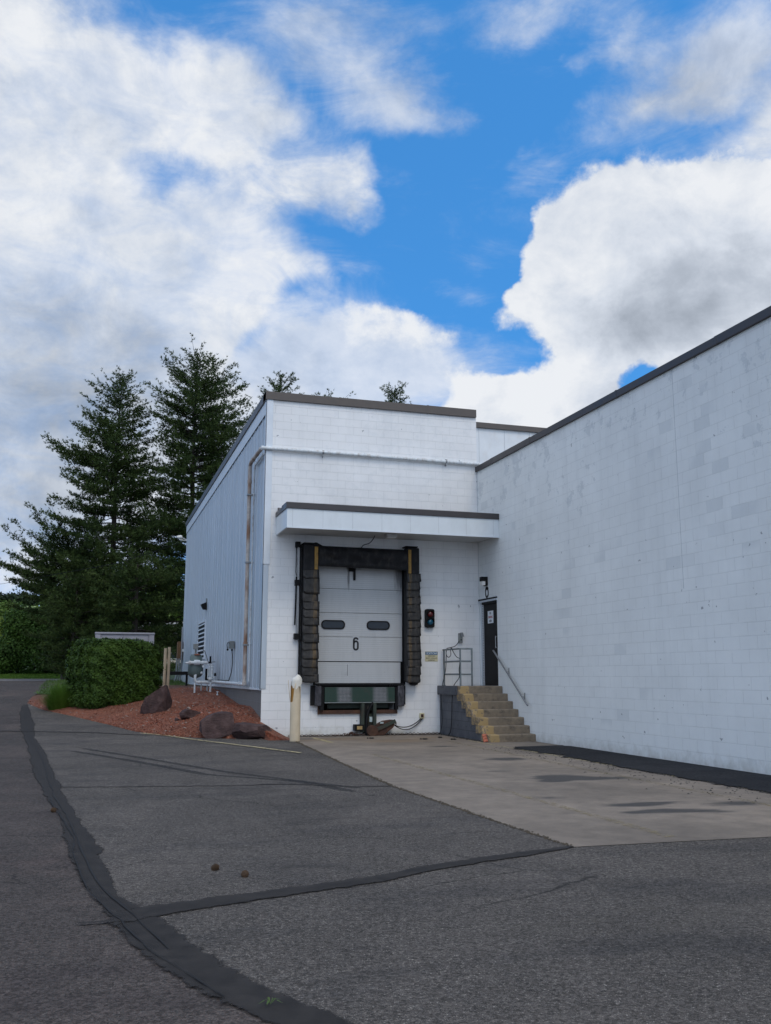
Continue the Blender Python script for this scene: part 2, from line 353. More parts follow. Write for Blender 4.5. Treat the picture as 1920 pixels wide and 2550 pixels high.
M = {}
M['block_front'] = block_mat('painted_block', 'x', (.80, .805, .805), (.6, .63, .65), .18, (.40, .38, .28), .95)
M['block_right'] = block_mat('painted_block_wing', 'y', (.80, .83, .83), (.58, .62, .64), .6, (.36, .35, .31), .45)
M['block_back'] = worn('painted_panel_back', (.72, .75, .77), .5, .05, 2, dirt=(.5, .4, .3), dirt_amt=.2)
M['coping'] = worn('brown_coping', (.088, .072, .062), .45, .12, 3, bump=.05)
M['coping_dark'] = worn('dark_coping', (.045, .040, .042), .45, .15, 3, bump=.05)
def siding_b(t, p):
    v = t.obj(); x, y, z = t.sep(v)
    pan = t.voro(t.comb(t.math('MULTIPLY', t.math('FLOOR', t.math('DIVIDE', y, .9)), 7.3), 0.0, 0.0), 1, 1)
    st = t.noise(t.mapping(v, scale=(1, 3.5, .1)), 2.2, 6, .6)
    k = t.mapr(st, .3, .7, .82, 1.06)
    c = t.mix(1.0, (.48, .545, .61), t.comb(k, k, k), 'MULTIPLY')
    low = t.math('ADD', t.mapr(z, 1.1, 2.2, 1, 0), t.math('MULTIPLY', t.math('SUBTRACT', t.noise(v, 2, 6, .6), .5), 1.4))
    c = t.mix(t.mapr(low, .5, 1.2, 0, .45), c, (.30, .32, .33))
    t.put(p.inputs['Base Color'], c); p.inputs['Roughness'].default_value = .32; p.inputs['Metallic'].default_value = .1
    t.put(p.inputs['Normal'], t.bump(t.noise(t.mapping(v, scale=(1, 1, .2)), 1.2, 3), .25, .03))
M['siding'] = mat('metal_siding', siding_b)
M['trim'] = worn('white_trim', (.66, .71, .76), .4, .05, 3, bump=.03)
M['fascia'] = worn('fascia_panel', (.68, .73, .76), .35, .05, 1.5, bump=.03, dirt=(.5, .54, .55), dirt_amt=.3)
M['soffit'] = worn('soffit_paint', (.5, .5, .49), .7, .08, 2, bump=.05)
M['roofing'] = worn('roof_gravel', (.12, .12, .12), .95, .3, 4, bump=.6, bscale=30)
M['foundation'] = block_mat('grey_foundation', 'y', (.17, .165, .16), (.10, .10, .10), .9, (.16, .08, .06), 1.0)
M['black'] = worn('black_metal', (.010, .010, .011), .6, .3, 8, bump=.1, spec=.15)
M['vinyl'] = worn('black_vinyl', (.014, .014, .016), .55, .4, 5, bump=.8, bscale=9, dirt=(.07, .066, .058), dirt_amt=.5, dscale=7, spec=.2)
M['rubber'] = worn('bumper_rubber', (.045, .045, .052), .75, .3, 9, bump=.8, bscale=35, dirt=(.16, .16, .18), dirt_amt=.7, dscale=10, spec=.2)
M['rust'] = worn('rusty_steel', (.060, .028, .018), .85, .4, 10, bump=.6, dirt=(.11, .05, .025), dirt_amt=.8)
M['galv'] = worn('galvanised_steel', (.30, .31, .32), .42, .18, 14, .75, bump=.1)
M['rail_paint'] = worn('grey_rail_paint', (.17, .20, .21), .5, .25, 14, .2, bump=.1, dirt=(.10, .06, .04), dirt_amt=.5)
M['grey_box'] = worn('grey_enamel', (.20, .215, .21), .5, .15, 9, bump=.05)
M['white_pipe'] = worn('white_pipe_paint', (.62, .66, .68), .5, .12, 12, bump=.15, dirt=(.25, .17, .11), dirt_amt=.6, dscale=9)
M['rusty_pipe'] = worn('rusty_white_pipe', (.50, .46, .42), .7, .2, 12, bump=.3, dirt=(.24, .12, .065), dirt_amt=.95, dscale=3.2, dlo=.42)
M['glass_dark'] = mat('dark_glass', color=(.025, .032, .042), rough=.12, spec=.6)
M['white_plastic'] = worn('white_plastic', (.75, .75, .72), .45, .05)
M['sign_white'] = worn('sign_white', (.72, .76, .80), .5, .05)
M['ink_black'] = mat('black_lettering', color=(.012, .012, .014), rough=.6)
M['ink_red'] = mat('red_lettering', color=(.35, .05, .05), rough=.6)
M['ink_blue'] = mat('blue_sign_field', color=(.02, .10, .22), rough=.5)
M['ink_white'] = mat('white_lettering', color=(.75, .8, .8), rough=.5)
M['sign_cream'] = worn('cream_sign_field', (.60, .55, .36), .5, .08)
M['wood'] = worn('brown_board', (.16, .085, .04), .8, .3, 12, bump=.5, dirt=(.06, .04, .03), dirt_amt=.8)

def asphalt(name, base, light, chip_amt, extra=None):
    def b(t, p):
        v = t.obj()
        big = t.noise(v, .35, 6, .6); mid = t.noise(t.mapping(v, scale=(1, .45, 1)), 2.4, 7, .65); fine = t.noise(v, 95, 3, .7); gr = t.noise(v, 260, 2, .7)
        k = t.math('MULTIPLY', t.mapr(big, .32, .68, .72, 1.28), t.mapr(mid, .3, .7, .80, 1.2))
        c = t.mix(1.0, base, t.comb(k, k, k), 'MULTIPLY')
        chips = t.math('MULTIPLY', t.mapr(t.voro(v, 105, 1), .62, .8, 0, 1), t.mapr(t.voro(v, 105, 0), .15, .5, 1, 0))
        c = t.mix(t.math('MULTIPLY', chips, chip_amt), c, light)
        c = t.mix(t.mapr(t.noise(v, 48, 3, .7), .38, .52, .5, 0), c, (.03, .03, .032)); c = t.mix(t.mapr(fine, .40, .54, .7, 0), c, (.014, .014, .016))
        c = t.mix(t.mapr(gr, .54, .62, 0, .45), c, light)
        bl = t.noise(t.mapping(v, loc=(4, 7, 0), scale=(.55, 1.5, 1)), .9, 8, .68)
        c = t.mix(t.mapr(bl, .50, .66, 0, .55), c, tuple(q * .55 for q in (base[0] * .9, base[1], base[2] * 1.15)))
        c = t.mix(t.mapr(t.noise(t.mapping(v, loc=(9, 1, 0)), .6, 7, .66), .54, .68, 0, .35), c, tuple(q * 1.75 for q in base))
        cell = t.sep(t.voro(t.mapping(v, scale=(1, 1, 0)), 58, 1))[0]
        kk = t.mapr(cell, 0, 1, .62, 1.42); c = t.mix(1.0, c, t.comb(kk, kk, kk), 'MULTIPLY')
        wv = t.n.new('ShaderNodeVectorMath'); wv.operation = 'MULTIPLY_ADD'; t.put(wv.inputs[0], t.noise(v, 3, 5, .6, col=True)); wv.inputs[1].default_value = (.25, .25, 0); t.put(wv.inputs[2], v)
        hair = t.math('MULTIPLY', t.mapr(t.voro(wv.outputs[0], .42, 0, 'DISTANCE_TO_EDGE'), .0, .006, .75, 0), t.mapr(t.noise(v, .5, 3), .5, .6, 0, 1))
        c = t.mix(hair, c, (.015, .015, .015))
        if extra: c = extra(t, v, c)
        t.put(p.inputs['Base Color'], c); p.inputs['Roughness'].default_value = .92; p.inputs['Specular IOR Level'].default_value = .12
        t.put(p.inputs['Normal'], t.bump(t.math('ADD', t.math('MULTIPLY', fine, 1.0), t.math('MULTIPLY', t.voro(v, 105, 0), -.6)), .7, .006))
    return mat(name, b)
def marks(L, colr, amt, ns=3., th=(.3, .6), namp=.9):
    """ragged stains lying at fixed places on the paving: rows (x,y,rx,ry,w)"""
    rows = [(x, y, 0, rx, ry, w) for x, y, rx, ry, w in L]
    def f(t, v, c):
        q = t.comb(*[t.sep(v)[i] for i in (0, 1)], 0.0)
        n = t.noise(t.mapping(q, scale=(.6, 1.7, 1)), ns, 7, .6)
        s = t.math('ADD', t.blobs(q, rows, 1.5), t.math('MULTIPLY', t.math('SUBTRACT', n, .5), namp))
        return t.mix(t.mapr(s, th[0], th[1], 0, amt, True), c, colr)
    return f
OLD = [(-3, 9, 1.6, 2.2, .7), (-1.3, 6.2, .6, .8, .6), (-2.2, 13, 1.2, 2, .6)]
M['asphalt_old'] = asphalt('weathered_asphalt', (.088, .066, .058), (.18, .22, .21), .3, marks(OLD, (.10, .095, .098), .45))
def lot_extra(t, v, c):
    c = marks([(6.6, 5.9, 1.6, .35, .8), (2.2, 9.6, 1.2, .8, .5), (.9, 8.4, .5, .5, .5), (2.2, 12.2, 1.5, .6, .5), (2.4, 14.5, 1.2, .8, .5), (1.6, 7.3, .5, .25, .6), (.5, 17, 1., 1.6, .5)], (.036, .034, .034), .5)(t, v, c)
    c = marks([(.5, 6.9, .8, .5, .45), (2.6, 5.2, 2, .9, .35), (5, 4.8, 2, 1, .35)], (.115, .105, .09), .3)(t, v, c)
    return c
M['asphalt'] = asphalt('asphalt', (.088, .077, .069), (.40, .37, .33), .9, lot_extra)
M['asphalt_fresh'] = asphalt('black_asphalt', (.028, .028, .031), (.06, .06, .06), .25)
def sealer_b(t, p):
    v = t.obj(); n = t.noise(v, 6, 6, .65); n2 = t.noise(v, 150, 3, .6)
    t.put(p.inputs['Base Color'], t.mix(t.mapr(n, .35, .7), (.026, .024, .023), (.050, .046, .044)))
    t.put(p.inputs['Roughness'], t.mapr(n, .3, .7, .75, .95)); p.inputs['Specular IOR Level'].default_value = .15; t.put(p.inputs['Normal'], t.bump(t.math('ADD', n2, n), .35, .006))
def faded(build, ns=9., amp=.9, top=1.):
    def f(t, p):
        build(t, p); a = t.n.new('ShaderNodeAttribute'); a.attribute_name = 'fade'
        n = t.noise(t.obj(), ns, 7, .7)
        t.put(p.inputs['Alpha'], t.mapr(t.math('ADD', a.outputs['Fac'], t.mapr(n, .3, .7, -amp * .5, amp * .5)), .30, .55, 0, top))
    return f
M['sealer'] = mat('crack_sealer', faded(sealer_b, 11., .7, .92))
M['crack'] = mat('crack_dark', color=(.008, .008, .009), rough=.95)
def tyre_b(t, p): t.put(p.inputs['Base Color'], (.022, .021, .021, 1)); p.inputs['Roughness'].default_value = .9
M['tyre_mark'] = mat('tyre_rubber_film', faded(tyre_b, 3., 1.0, .5))
def conc_b(t, p):
    v = t.obj(); x, y, z = t.sep(v)
    big = t.noise(v, .5, 6, .6); mid = t.noise(v, 3.4, 8, .68); fine = t.noise(v, 130, 3, .6)
    k = t.math('MULTIPLY', t.mapr(big, .34, .66, .70, 1.2), t.mapr(mid, .34, .66, .80, 1.16))
    c = t.mix(1.0, (.208, .170, .134), t.comb(k, k, k), 'MULTIPLY')
    c = t.mix(t.mapr(fine, .3, .5, .3, 0), c, (.1, .095, .09))
    c = marks([(5.2, 21.3, 1.2, .5, .9), (6.6, 20.3, 1.1, .6, .8), (7.6, 21.2, .8, .5, .6)], (.20, .135, .075), .55)(t, v, c)
    c = marks([(7.0, 15.4, .45, .35, 1.1), (6.5, 12.4, .5, .42, 1.3), (7.15, 12.1, .42, .2, 1.0), (6.15, 12.0, .25, .2, .8), (6.0, 9.6, .55, .17, 1.25), (5.95, 9.05, .5, .17, 1.25), (5.3, 10.4, .35, .18, .7), (7.1, 9.35, .5, .22, .95), (4.9, 9.2, .3, .12, .5), (6.9, 7.9, .5, .1, .5), (7.9, 10.6, .25, .3, .6), (6.2, 15.9, .3, .3, .4), (5.5, 17.5, .5, .6, .4), (6.5, 8.85, .3, .13, .8), (7.0, 18.5, .42, .3, .9), (6.0, 13.5, .3, .12, .7), (5.2, 13.7, .3, .3, .35), (8.2, 9.1, .5, .3, .9)],
              (.032, .030, .029), .88, 3.2, (.28, .78), 1.1)(t, v, c)
    c = marks([(4.5, 21.6, .8, .4, .9)], (.07, .065, .06), .7)(t, v, c)
    sp = t.mapr(t.noise(v, 22, 2, .5), .735, .76, 0, .8)
    c = t.mix(sp, c, (.05, .045, .04))
    # sawn joint across the pad
    jt = t.math('LESS_THAN', t.math('ABSOLUTE', t.math('SUBTRACT', t.math('ADD', y, t.math('MULTIPLY', mid, .02)), 12.62)), .012)
    c = t.mix(t.math('MULTIPLY', jt, .6), c, (.05, .05, .05))
    t.put(p.inputs['Base Color'], c); p.inputs['Roughness'].default_value = .85
    t.put(p.inputs['Normal'], t.bump(t.math('ADD', mid, fine), .3, .006))
M['concrete'] = mat('concrete_pad', conc_b)
M['gutter'] = worn('pale_concrete', (.24, .23, .23), .9, .1)
def line_b(col, a, b_):
    def f(t, p):
        v = t.obj(); n = t.noise(v, 14, 7, .7)
        t.put(p.inputs['Base Color'], col); p.inputs['Roughness'].default_value = .8
        t.put(p.inputs['Alpha'], t.mapr(n, a, b_, 0, .9))
    return f
M['yellow_line'] = mat('worn_yellow_line', line_b((.42, .36, .20), .36, .52))
M['faded_line'] = mat('faded_yellow_line', line_b((.30, .24, .12), .46, .72))
def mulch_b(t, p):
    v = t.obj(); n = t.noise(v, 1.1, 5, .6); c1 = t.voro(v, 52, 1); d1 = t.voro(v, 52, 0); f = t.noise(v, 60, 4, .7)
    x, y, z = t.sep(c1)
    c = t.ramp(x, [(0, (.11, .040, .024)), (.45, (.25, .082, .045)), (.85, (.34, .125, .07)), (1, (.42, .26, .18))])
    k = t.mapr(n, .3, .7, .75, 1.2)
    c = t.mix(1.0, c, t.comb(k, k, k), 'MULTIPLY')
    px, py, pz = t.sep(v)
    dirt = t.math('ADD', t.mapr(py, 29, 36, 0, 1), t.math('MULTIPLY', t.math('SUBTRACT', n, .5), 1.2))
    c = t.mix(t.mapr(dirt, .3, .9, 0, .75), c, (.075, .05, .038))
    t.put(p.inputs['Base Color'], c); p.inputs['Roughness'].default_value = .95
    t.put(p.inputs['Normal'], t.bump(t.math('SUBTRACT', f, t.math('MULTIPLY', d1, 1.2)), 1.0, .025))
M['mulch'] = mat('red_mulch', mulch_b)
M['chip'] = worn('mulch_chip', (.26, .08, .042), .95, .5, 3)
def rock_b(t, p):
    v = t.obj(); n = t.noise(v, 4, 8, .65); f = t.noise(t.mapping(v, rot=(.4, .3, 0), scale=(1, 1, 2.2)), 11, 8, .7)
    c = t.ramp(n, [(.3, (.026, .012, .011)), (.5, (.056, .029, .027)), (.68, (.10, .060, .055))])
    t.put(p.inputs['Base Color'], c); t.put(p.inputs['Roughness'], t.mapr(f, .3, .7, .65, .9))
    t.put(p.inputs['Normal'], t.bump(f, .9, .05))
M['rock'] = mat('purple_rock', rock_b)
def hinge_b(t, p):
    x, y, z = t.sep(t.obj()); d = t.math('LESS_THAN', t.math('FRACT', t.math('MULTIPLY', z, 16)), .5); e = t.math('LESS_THAN', t.math('ABSOLUTE', t.math('SUBTRACT', y, 22.20)), .014)
    t.put(p.inputs['Base Color'], t.mix(t.math('MULTIPLY', d, e), (.42, .45, .48), (.04, .04, .045))); p.inputs['Roughness'].default_value = .5
M['hinge'] = mat('hinge_strip_steel', hinge_b)
M['grass'] = worn('grass_blades', (.06, .11, .022), .8, .35, 3)
M['turf'] = worn('turf_soil', (.045, .075, .02), .95, .3, 2, bump=.5)
def leaf(name, dark, light, scale=1.2, rough=.55, trans=.0):
    def b(t, p):
        v = t.obj()
        n = t.noise(v, scale, 4, .6)
        at = t.n.new('ShaderNodeAttribute'); at.attribute_name = 'tint'
        f = t.math('ADD', t.math('MULTIPLY', t.mapr(n, .3, .7), .55), t.math('MULTIPLY', at.outputs['Fac'], .45))
        t.put(p.inputs['Base Color'], t.mix(f, dark, light)); p.inputs['Roughness'].default_value = rough; p.inputs['Specular IOR Level'].default_value = .15
        if trans:
            tr = t.n.new('ShaderNodeBsdfTranslucent'); t.put(tr.inputs[0], t.mix(f, dark, light))
            mx = t.n.new('ShaderNodeMixShader'); mx.inputs[0].default_value = trans
            t.l.new(p.outputs[0], mx.inputs[1]); t.l.new(tr.outputs[0], mx.inputs[2])
            t.l.new(mx.outputs[0], t.n['Material Output'].inputs[0])
    return mat(name, b)
M['pine'] = leaf('pine_needles', (.015, .038, .015), (.082, .118, .030), .5)
M['bark'] = worn('pine_bark', (.035, .028, .024), .95, .3, 6, bump=.8, bscale=12)
M['hedge'] = leaf('hedge_leaves', (.012, .034, .006), (.066, .118, .017), 2.2)
M['shrub'] = leaf('shrub_leaves', (.012, .032, .008), (.065, .13, .022), .9, trans=.2)
M['shrub_light'] = leaf('sun_painted_leaves', (.09, .15, .02), (.22, .28, .05), .8, trans=.3)  # sunlit brightness is painted into this leaf colour
M['tree_light'] = leaf('broad_leaves', (.05, .10, .02), (.13, .20, .04), .5, trans=.25)  # lighter green paints in the sunlight on the trees behind
M['tree_far'] = leaf('far_leaves', (.012, .022, .012), (.03, .045, .02), .1)
M['ograss'] = leaf('tall_grass_blades', (.05, .12, .015), (.15, .25, .04), 2, trans=.2)

# ------------------------------------------------------------------ ground sheets
def sheet(name, poly, z, m, kind='structure', sub=1.0):
    """flat polygon (x,y) draped over the ramp at height z above the ground"""
    bm = bmesh.new(); vs = [bm.verts.new((x, y, 0)) for x, y in poly]; f = bm.faces.new(vs)
    ys = [p[1] for p in poly]; y = math.ceil(min(ys))
    while y < max(ys):
        if y > 20: bmesh.ops.bisect_plane(bm, geom=bm.verts[:] + bm.edges[:] + bm.faces[:], plane_co=(0, y, 0), plane_no=(0, 1, 0))
        y += sub
        if y > 46: break
    bmesh.ops.triangulate(bm, faces=bm.faces[:])
    for v in bm.verts: v.co.z = zg(v.co.y) + z
    bmesh.ops.recalc_face_normals(bm, faces=bm.faces)
    for fc in bm.faces:
        if fc.normal.z < 0: fc.normal_flip()
    me = bpy.data.meshes.new(name); bm.to_mesh(me); bm.free(); me.materials.append(m)
    o = bpy.data.objects.new(name, me); C.objects.link(o)
    if kind: o['kind'] = kind
    return o
def ground_mesh():
    ys = [-60, -20, 0, 10, 20] + [21.5 + i * .5 for i in range(45)] + [60, 80, 150, 300, 700]
    xs = [-500, -100, -30, -10, 0, 10, 30, 100, 500]
    V = [(x, y, zg(y)) for y in ys for x in xs]; n = len(xs)
    F = [(j * n + i, j * n + i + 1, (j + 1) * n + i + 1, (j + 1) * n + i) for j in range(len(ys) - 1) for i in range(n - 1)]
    mb = MB(); mb.add(V, F); o = obj('ground', mb, M['asphalt_old'], fixn=False); o['kind'] = 'structure'
ground_mesh()
def resample(P, n):
    P = np.array(P, float); d = np.r_[0, np.cumsum(np.hypot(*np.diff(P, axis=0).T))]
    t = np.linspace(0, d[-1], n); return np.c_[np.interp(t, d, P[:, 0]), np.interp(t, d, P[:, 1])]
def strip(name, A, B, z, m, jag=.0, n=80, seed=1):
    A = resample(A, n); B = resample(B, n); rs = np.random.RandomState(seed); mb = MB(); V = []
    def rough(Pp, other, s):
        j = np.convolve(rs.normal(0, 1, n + 8), np.ones(3) / 3, 'same')[4:-4] * jag
        spikes = (rs.rand(n) > .93) * rs.rand(n) * jag * 3
        d = Pp - other; L = np.maximum(np.hypot(d[:, 0], d[:, 1]), .02)[:, None]
        return Pp + d / L * (j + spikes)[:, None]
    A2 = rough(A, B, 1); B2 = rough(B, A, -1)
    fr = np.array([-.10, .13, .5, .87, 1.10]); 
    for k in range(n):
        for q in fr:
            p = A2[k] * (1 - q) + B2[k] * q; V.append((p[0], p[1], zg(p[1]) + z))
    mb.add(V, [(5 * k + j, 5 * k + j + 1, 5 * k + j + 6, 5 * k + j + 5) for k in range(n - 1) for j in range(4)])
    o = obj(name, mb, m, fixn=False); o['kind'] = 'structure'
    ends = np.minimum(1, np.minimum(np.arange(n), n - 1 - np.arange(n)) / (n * .12)) if m is M.get('tyre_mark') else np.ones(n)
    fade_attr(o, [f * e for e in ends for f in (0., .8, 1.3, .8, 0.)]); return o
SL = [(-2.03, 31.75), (-1.92, 29.25), (-1.59, 25.2), (-1.17, 20.75), (-.76, 15.35), (-.49, 12.65), (-.26, 10.55), (-.14, 8.95), (-.03, 7.55), (.08, 6.8), (.17, 6.1), (.27, 5.5), (.41, 5.0), (.54, 4.65), (.66, 4.4), (.76, 4.2), (1.1, 3.4), (1.5, 2.6)]
SR = [(-1.89, 32.1), (-1.37, 26.85), (-1.19, 23.65), (-.73, 18.85), (-.43, 14.9), (-.27, 12.6), (-.08, 10.5), (.08, 9.05), (.14, 8.1), (.22, 7.2), (.27, 6.6), (.41, 6.3), (.51, 5.9), (.56, 5.5), (.65, 5.2), (.73, 4.9), (.89, 4.5), (1.04, 4.25), (1.12, 4.05), (1.45, 3.3), (1.9, 2.5)]
# newer asphalt of the dock yard, bounded by the long sealed joint
yard = [(x + .05, y) for x, y in SL] + [(2, 2), (2, -10), (30, -10), (30, 7.3), (9.6, 7.3)] + [(9.6, 22.3), (3.8, 22.6), (3.8, 33), (-1.9, 32.4)]
sheet('pavement', [(x, y) for x, y in yard], .004, M['asphalt'])
sheet('concrete_pad', [(4.38, 22.4), (4.39, 20.8), (4.05, 15.5), (3.86, 12.1), (3.92, 9.25), (3.97, 7.42), (9.49, 7.24), (9.49, 22.4)], .008, M['concrete'])
strip('crack_seal', SL, SR, .010, M['sealer'], .022, 120, 3)
BC = np.array([(.2, 6.08), (.41, 6.2), (.58, 6.25), (.88, 6.35), (1.26, 6.45), (1.6, 6.55), (2.08, 6.7), (2.44, 6.9), (2.97, 7.1), (3.44, 7.25), (3.81, 7.38), (3.98, 7.43)])
wd = np.array([.16, .15, .135, .12, .11, .10, .095, .09, .085, .075, .05, .02])
strip('crack_seal', BC + np.c_[wd * 0, wd], BC - np.c_[wd * 0, wd], .0125, M['sealer'], .012, 70, 5)
strip('crack_seal', [(.0, 6.03), (.12, 6.03), (.3, 6.06)], [(.0, 6.015), (.12, 6.0), (.3, 5.98)], .0145, M['sealer'], .008, 30, 6)
def wig(P, w, seed, n=90, amp=.006):
    P = resample(P, n); rs = np.random.RandomState(seed); o = np.cumsum(rs.normal(0, amp, n)); o -= np.linspace(o[0], o[-1], n)
    P[:, 0] += o; ww = (w * (.3 + rs.rand(n)))[:, None] * np.array([[1, .3]]); return P - ww, P + ww
mid = [((a[0] + b[0]) / 2, (a[1] + b[1]) / 2) for a, b in zip(resample(SL, 40), resample(SR, 40))]
a_, b_ = wig(mid[4:36], .006, 9); strip('crack', a_, b_, .017, M['crack'], .002, 200, 2)
a_, b_ = wig([(x - .06, y - .1) for x, y in mid[26:37]], .005, 12, 60); strip('crack', a_, b_, .018, M['crack'], .002, 120, 2)
a_, b_ = wig([(.35, 6.15), (1.2, 6.42), (2.6, 6.96), (3.8, 7.37)], .003, 5, 60, .006); strip('crack', a_, b_, .019, M['crack'], .001, 90, 2)
for P_, w_, s_ in (([(-.4, 13.25), (.37, 13.05), (1.54, 12.8), (2.61, 12.72), (3.3, 12.2), (3.85, 12.1)], .022, 4), ([(-2.6, 25.4), (-1.27, 24.95), (.09, 24.45), (1.4, 23.4)], .05, 6)):
    P_ = resample(P_, 60); rs = np.random.RandomState(s_); P_[:, 1] += rs.normal(0, .02, 60)
    strip('crack_seal', P_ + [0, w_], P_ - [0, w_], .0095 if s_ == 4 else .0155, M['sealer'], .012, 90, s_)
# tyre marks
for k, (P_, w_) in enumerate((([(-.47, 19.9), (.83, 16.65), (1.71, 14.25), (2.82, 13.0), (3.42, 11.0)], .09), ([(-.3, 20.6), (1.1, 17.0), (2.0, 14.6), (3.05, 12.6), (3.62, 11.6)], .08))):
    P_ = resample(P_, 40); strip('tyre_mark', P_ + [w_, 0], P_ - [w_, 0], .0065 + .0006 * k, M['tyre_mark'], .01, 60, k)
# painted lines
strip('painted_line', [(1.2, 24.0), (1.75, 23.25), (2.88, 20.2), (3.77, 17.6)], [(1.28, 24.05), (1.83, 23.3), (2.96, 20.25), (3.85, 17.65)], .0205, M['yellow_line'], .004, 80, 8)
strip('painted_line', [(4.98, 21.9), (5.0, 20.2)], [(5.08, 21.9), (5.10, 20.2)], .0135, M['yellow_line'], .004, 40, 9)
strip('painted_line', [(4.98, 17), (5.0, 7.6)], [(5.08, 17), (5.1, 7.6)], .0125, M['faded_line'], .004, 80, 9)
strip('painted_line', [(7.60, 20), (7.35, 13), (7.28, 8.5)], [(7.69, 20), (7.44, 13), (7.37, 8.5)], .0115, M['faded_line'], .004, 80, 9)
strip('painted_line', [(8.15, 20), (8.1, 8.4)], [(8.19, 20), (8.14, 8.4)], .0115, M['yellow_line'], .004, 80, 10)
# fresh asphalt along the wing wall with crumbs at its rim
strip('asphalt_strip', [(8.35, 17.85), (8.3, 17.3), (8.33, 15.5), (8.23, 13.0), (8.2, 10.1), (8.2, 7.28)], [(9.3, 17.95), (9.45, 17.6), (9.49, 15.5), (9.49, 13), (9.49, 10.1), (9.49, 7.28)], .022, M['asphalt_fresh'], .06, 120, 12)
# dark earth in the joint along the pad
def rim(name, P, w, z, m, seed, label, n=500, sz=.02):
    rs = np.random.RandomState(seed); Pq = resample(P, n)
    V = []; F = []
    for k in range(n):
        x, y = Pq[k] + rs.normal(0, w, 2); s = sz * (.4 + rs.rand()); h = s * .6; a = rs.rand() * 6.28; o = len(V)
        for j in range(4): V.append((x + s * math.cos(a + j * 1.57), y + s * math.sin(a + j * 1.57), zg(y) + z))
        V.append((x + rs.normal(0, s * .3), y, zg(y) + z + h)); F += [(o, o + 1, o + 4), (o + 1, o + 2, o + 4), (o + 2, o + 3, o + 4), (o + 3, o, o + 4)]
    o = npmesh(name, np.array(V), np.array(F), m); return tag(o, label, name.replace('_', ' '), kind='stuff')
M['crumb'] = worn('asphalt_crumb', (.04, .036, .032), .95, .4, 20)
M['leaf_litter'] = worn('leaf_litter', (.055, .042, .026), .95, .5, 30)
rim('asphalt_crumbs', [(8.35, 17.8), (8.27, 15.5), (8.17, 13.0), (8.13, 10.1), (8.13, 7.3)], .05, .01, M['crumb'], 2, 'loose black crumbs along the rim of the fresh asphalt strip', 1500, .018)
rim('gravel', [(8.1, 17.8), (8.0, 15.5), (7.8, 13.0), (7.7, 10.1), (7.7, 7.3)], .28, .009, M['crumb'], 3, 'scattered specks of grit on the concrete beside the black strip', 420, .014)
rim('leaf_litter', [(4.4, 22.2), (4.4, 20.8), (4.05, 15.5), (3.86, 12.1), (3.92, 9.25), (3.97, 7.42)], .016, .006, M['leaf_litter'], 4, 'brown litter caught in the joint along the concrete edge', 1300, .016)
rim('leaf_litter', [(4.6, 22.3), (9.4, 22.3)], .05, .008, M['crumb'], 5, 'dark litter gathered along the foot of the white dock wall', 900, .03)
rim('leaf_litter', [(8.35, 22.1), (8.33, 19.4)], .04, .008, M['crumb'], 6, 'dark litter along the foot of the grey stair side', 260, .025)
# far road edge: gutter, kerb, grass
mb = MB(); mb.box(-60, 30, 66.5, 69.3, 1.0, 1.108); obj('gutter', mb, M['gutter'])['kind'] = 'structure'
mb = MB(); mb.box(-60, 30, 69.3, 69.55, 1.0, 1.23); obj('kerb', mb, M['gutter'], bevel=.02)['kind'] = 'structure'
mb = MB(); mb.add([(-300, 69.55, 1.2), (300, 69.55, 1.2), (-300, 76, 1.75), (300, 76, 1.75), (-300, 240, 6), (300, 240, 6)], [(0, 1, 3, 2), (2, 3, 5, 4)]); obj('lawn', mb, M['turf'], fixn=False)['kind'] = 'structure'
M['meadow'] = worn('meadow', (.20, .26, .09), .9, .2, .05, bump=.1)
def hill():
    V = []; F = []; xs = np.linspace(-260, 160, 43); ys = np.linspace(235, 420, 20)
    for j, y in enumerate(ys):
        for i, x in enumerate(xs):
            V.append((x, y, 5 + 20.0 * math.sin(min((y - 235) / 100., 1) * math.pi / 2) + 1.2 * math.sin(x * .03) + mnoise.noise(Vector((x * .02, y * .02, 0))) * 1.5))
    n = len(xs); F = [(j * n + i, j * n + i + 1, (j + 1) * n + i + 1, (j + 1) * n + i) for j in range(len(ys) - 1) for i in range(n - 1)]
    mb = MB(); mb.add(V, F); obj('hill', mb, M['meadow'], fixn=False, smooth=True)['kind'] = 'structure'
hill()

# ------------------------------------------------------------------ mulch bed
ME = np.array([(4.55, 21.1), (3.96, 21.75), (2.56, 22.45), (1.68, 23.35), (1.09, 24.6), (.44, 26.55), (-.56, 28.9), (-1.39, 30.5), (-1.9, 32.2), (-1.99, 33.4), (-1.9, 35.1), (-1.6, 37.5), (0, 43), (1, 46)])
WP = np.array([(21.2, 0), (22.4, .36), (23.5, .56), (24.1, .64), (26, .63), (28, .77), (30, .92), (31.7, 1.0), (46, 1.10)])
def mulch_z(x, y, rough=True):
    xe = np.interp(y, ME[:, 1], ME[:, 0]); W = np.interp(y, WP[:, 0], WP[:, 1]); base = zg(y)
    if x > 3.87 and y < 22.5: z = .36 * max(0, 1 - (x - 3.87) / .62) * max(0, min(1, (y - 21.3) / 1.0)); d = z
    else:
        s = (x - xe) / max(3.87 - xe, .3); d = x - xe
        if s < 0: return base - .08
        g = 1 - (1 - min(s, 1)) ** 1.6
        z = base + (W - base) * g + .035 * min(1, d / .15)
    if rough: z += .03 * mnoise.noise(Vector((x * 1.3, y * 1.3, 3))) * min(1, max(d, 0) * 3) + .012 * mnoise.noise(Vector((x * 9, y * 9, 0)))
    return z
xs = np.arange(-2.4, 4.75, .07); ys = np.concatenate([np.arange(20.9, 31, .07), np.arange(31, 46, .2)])
V = [(x, y, mulch_z(x, y)) for y in ys for x in xs]; n = len(xs); F = []
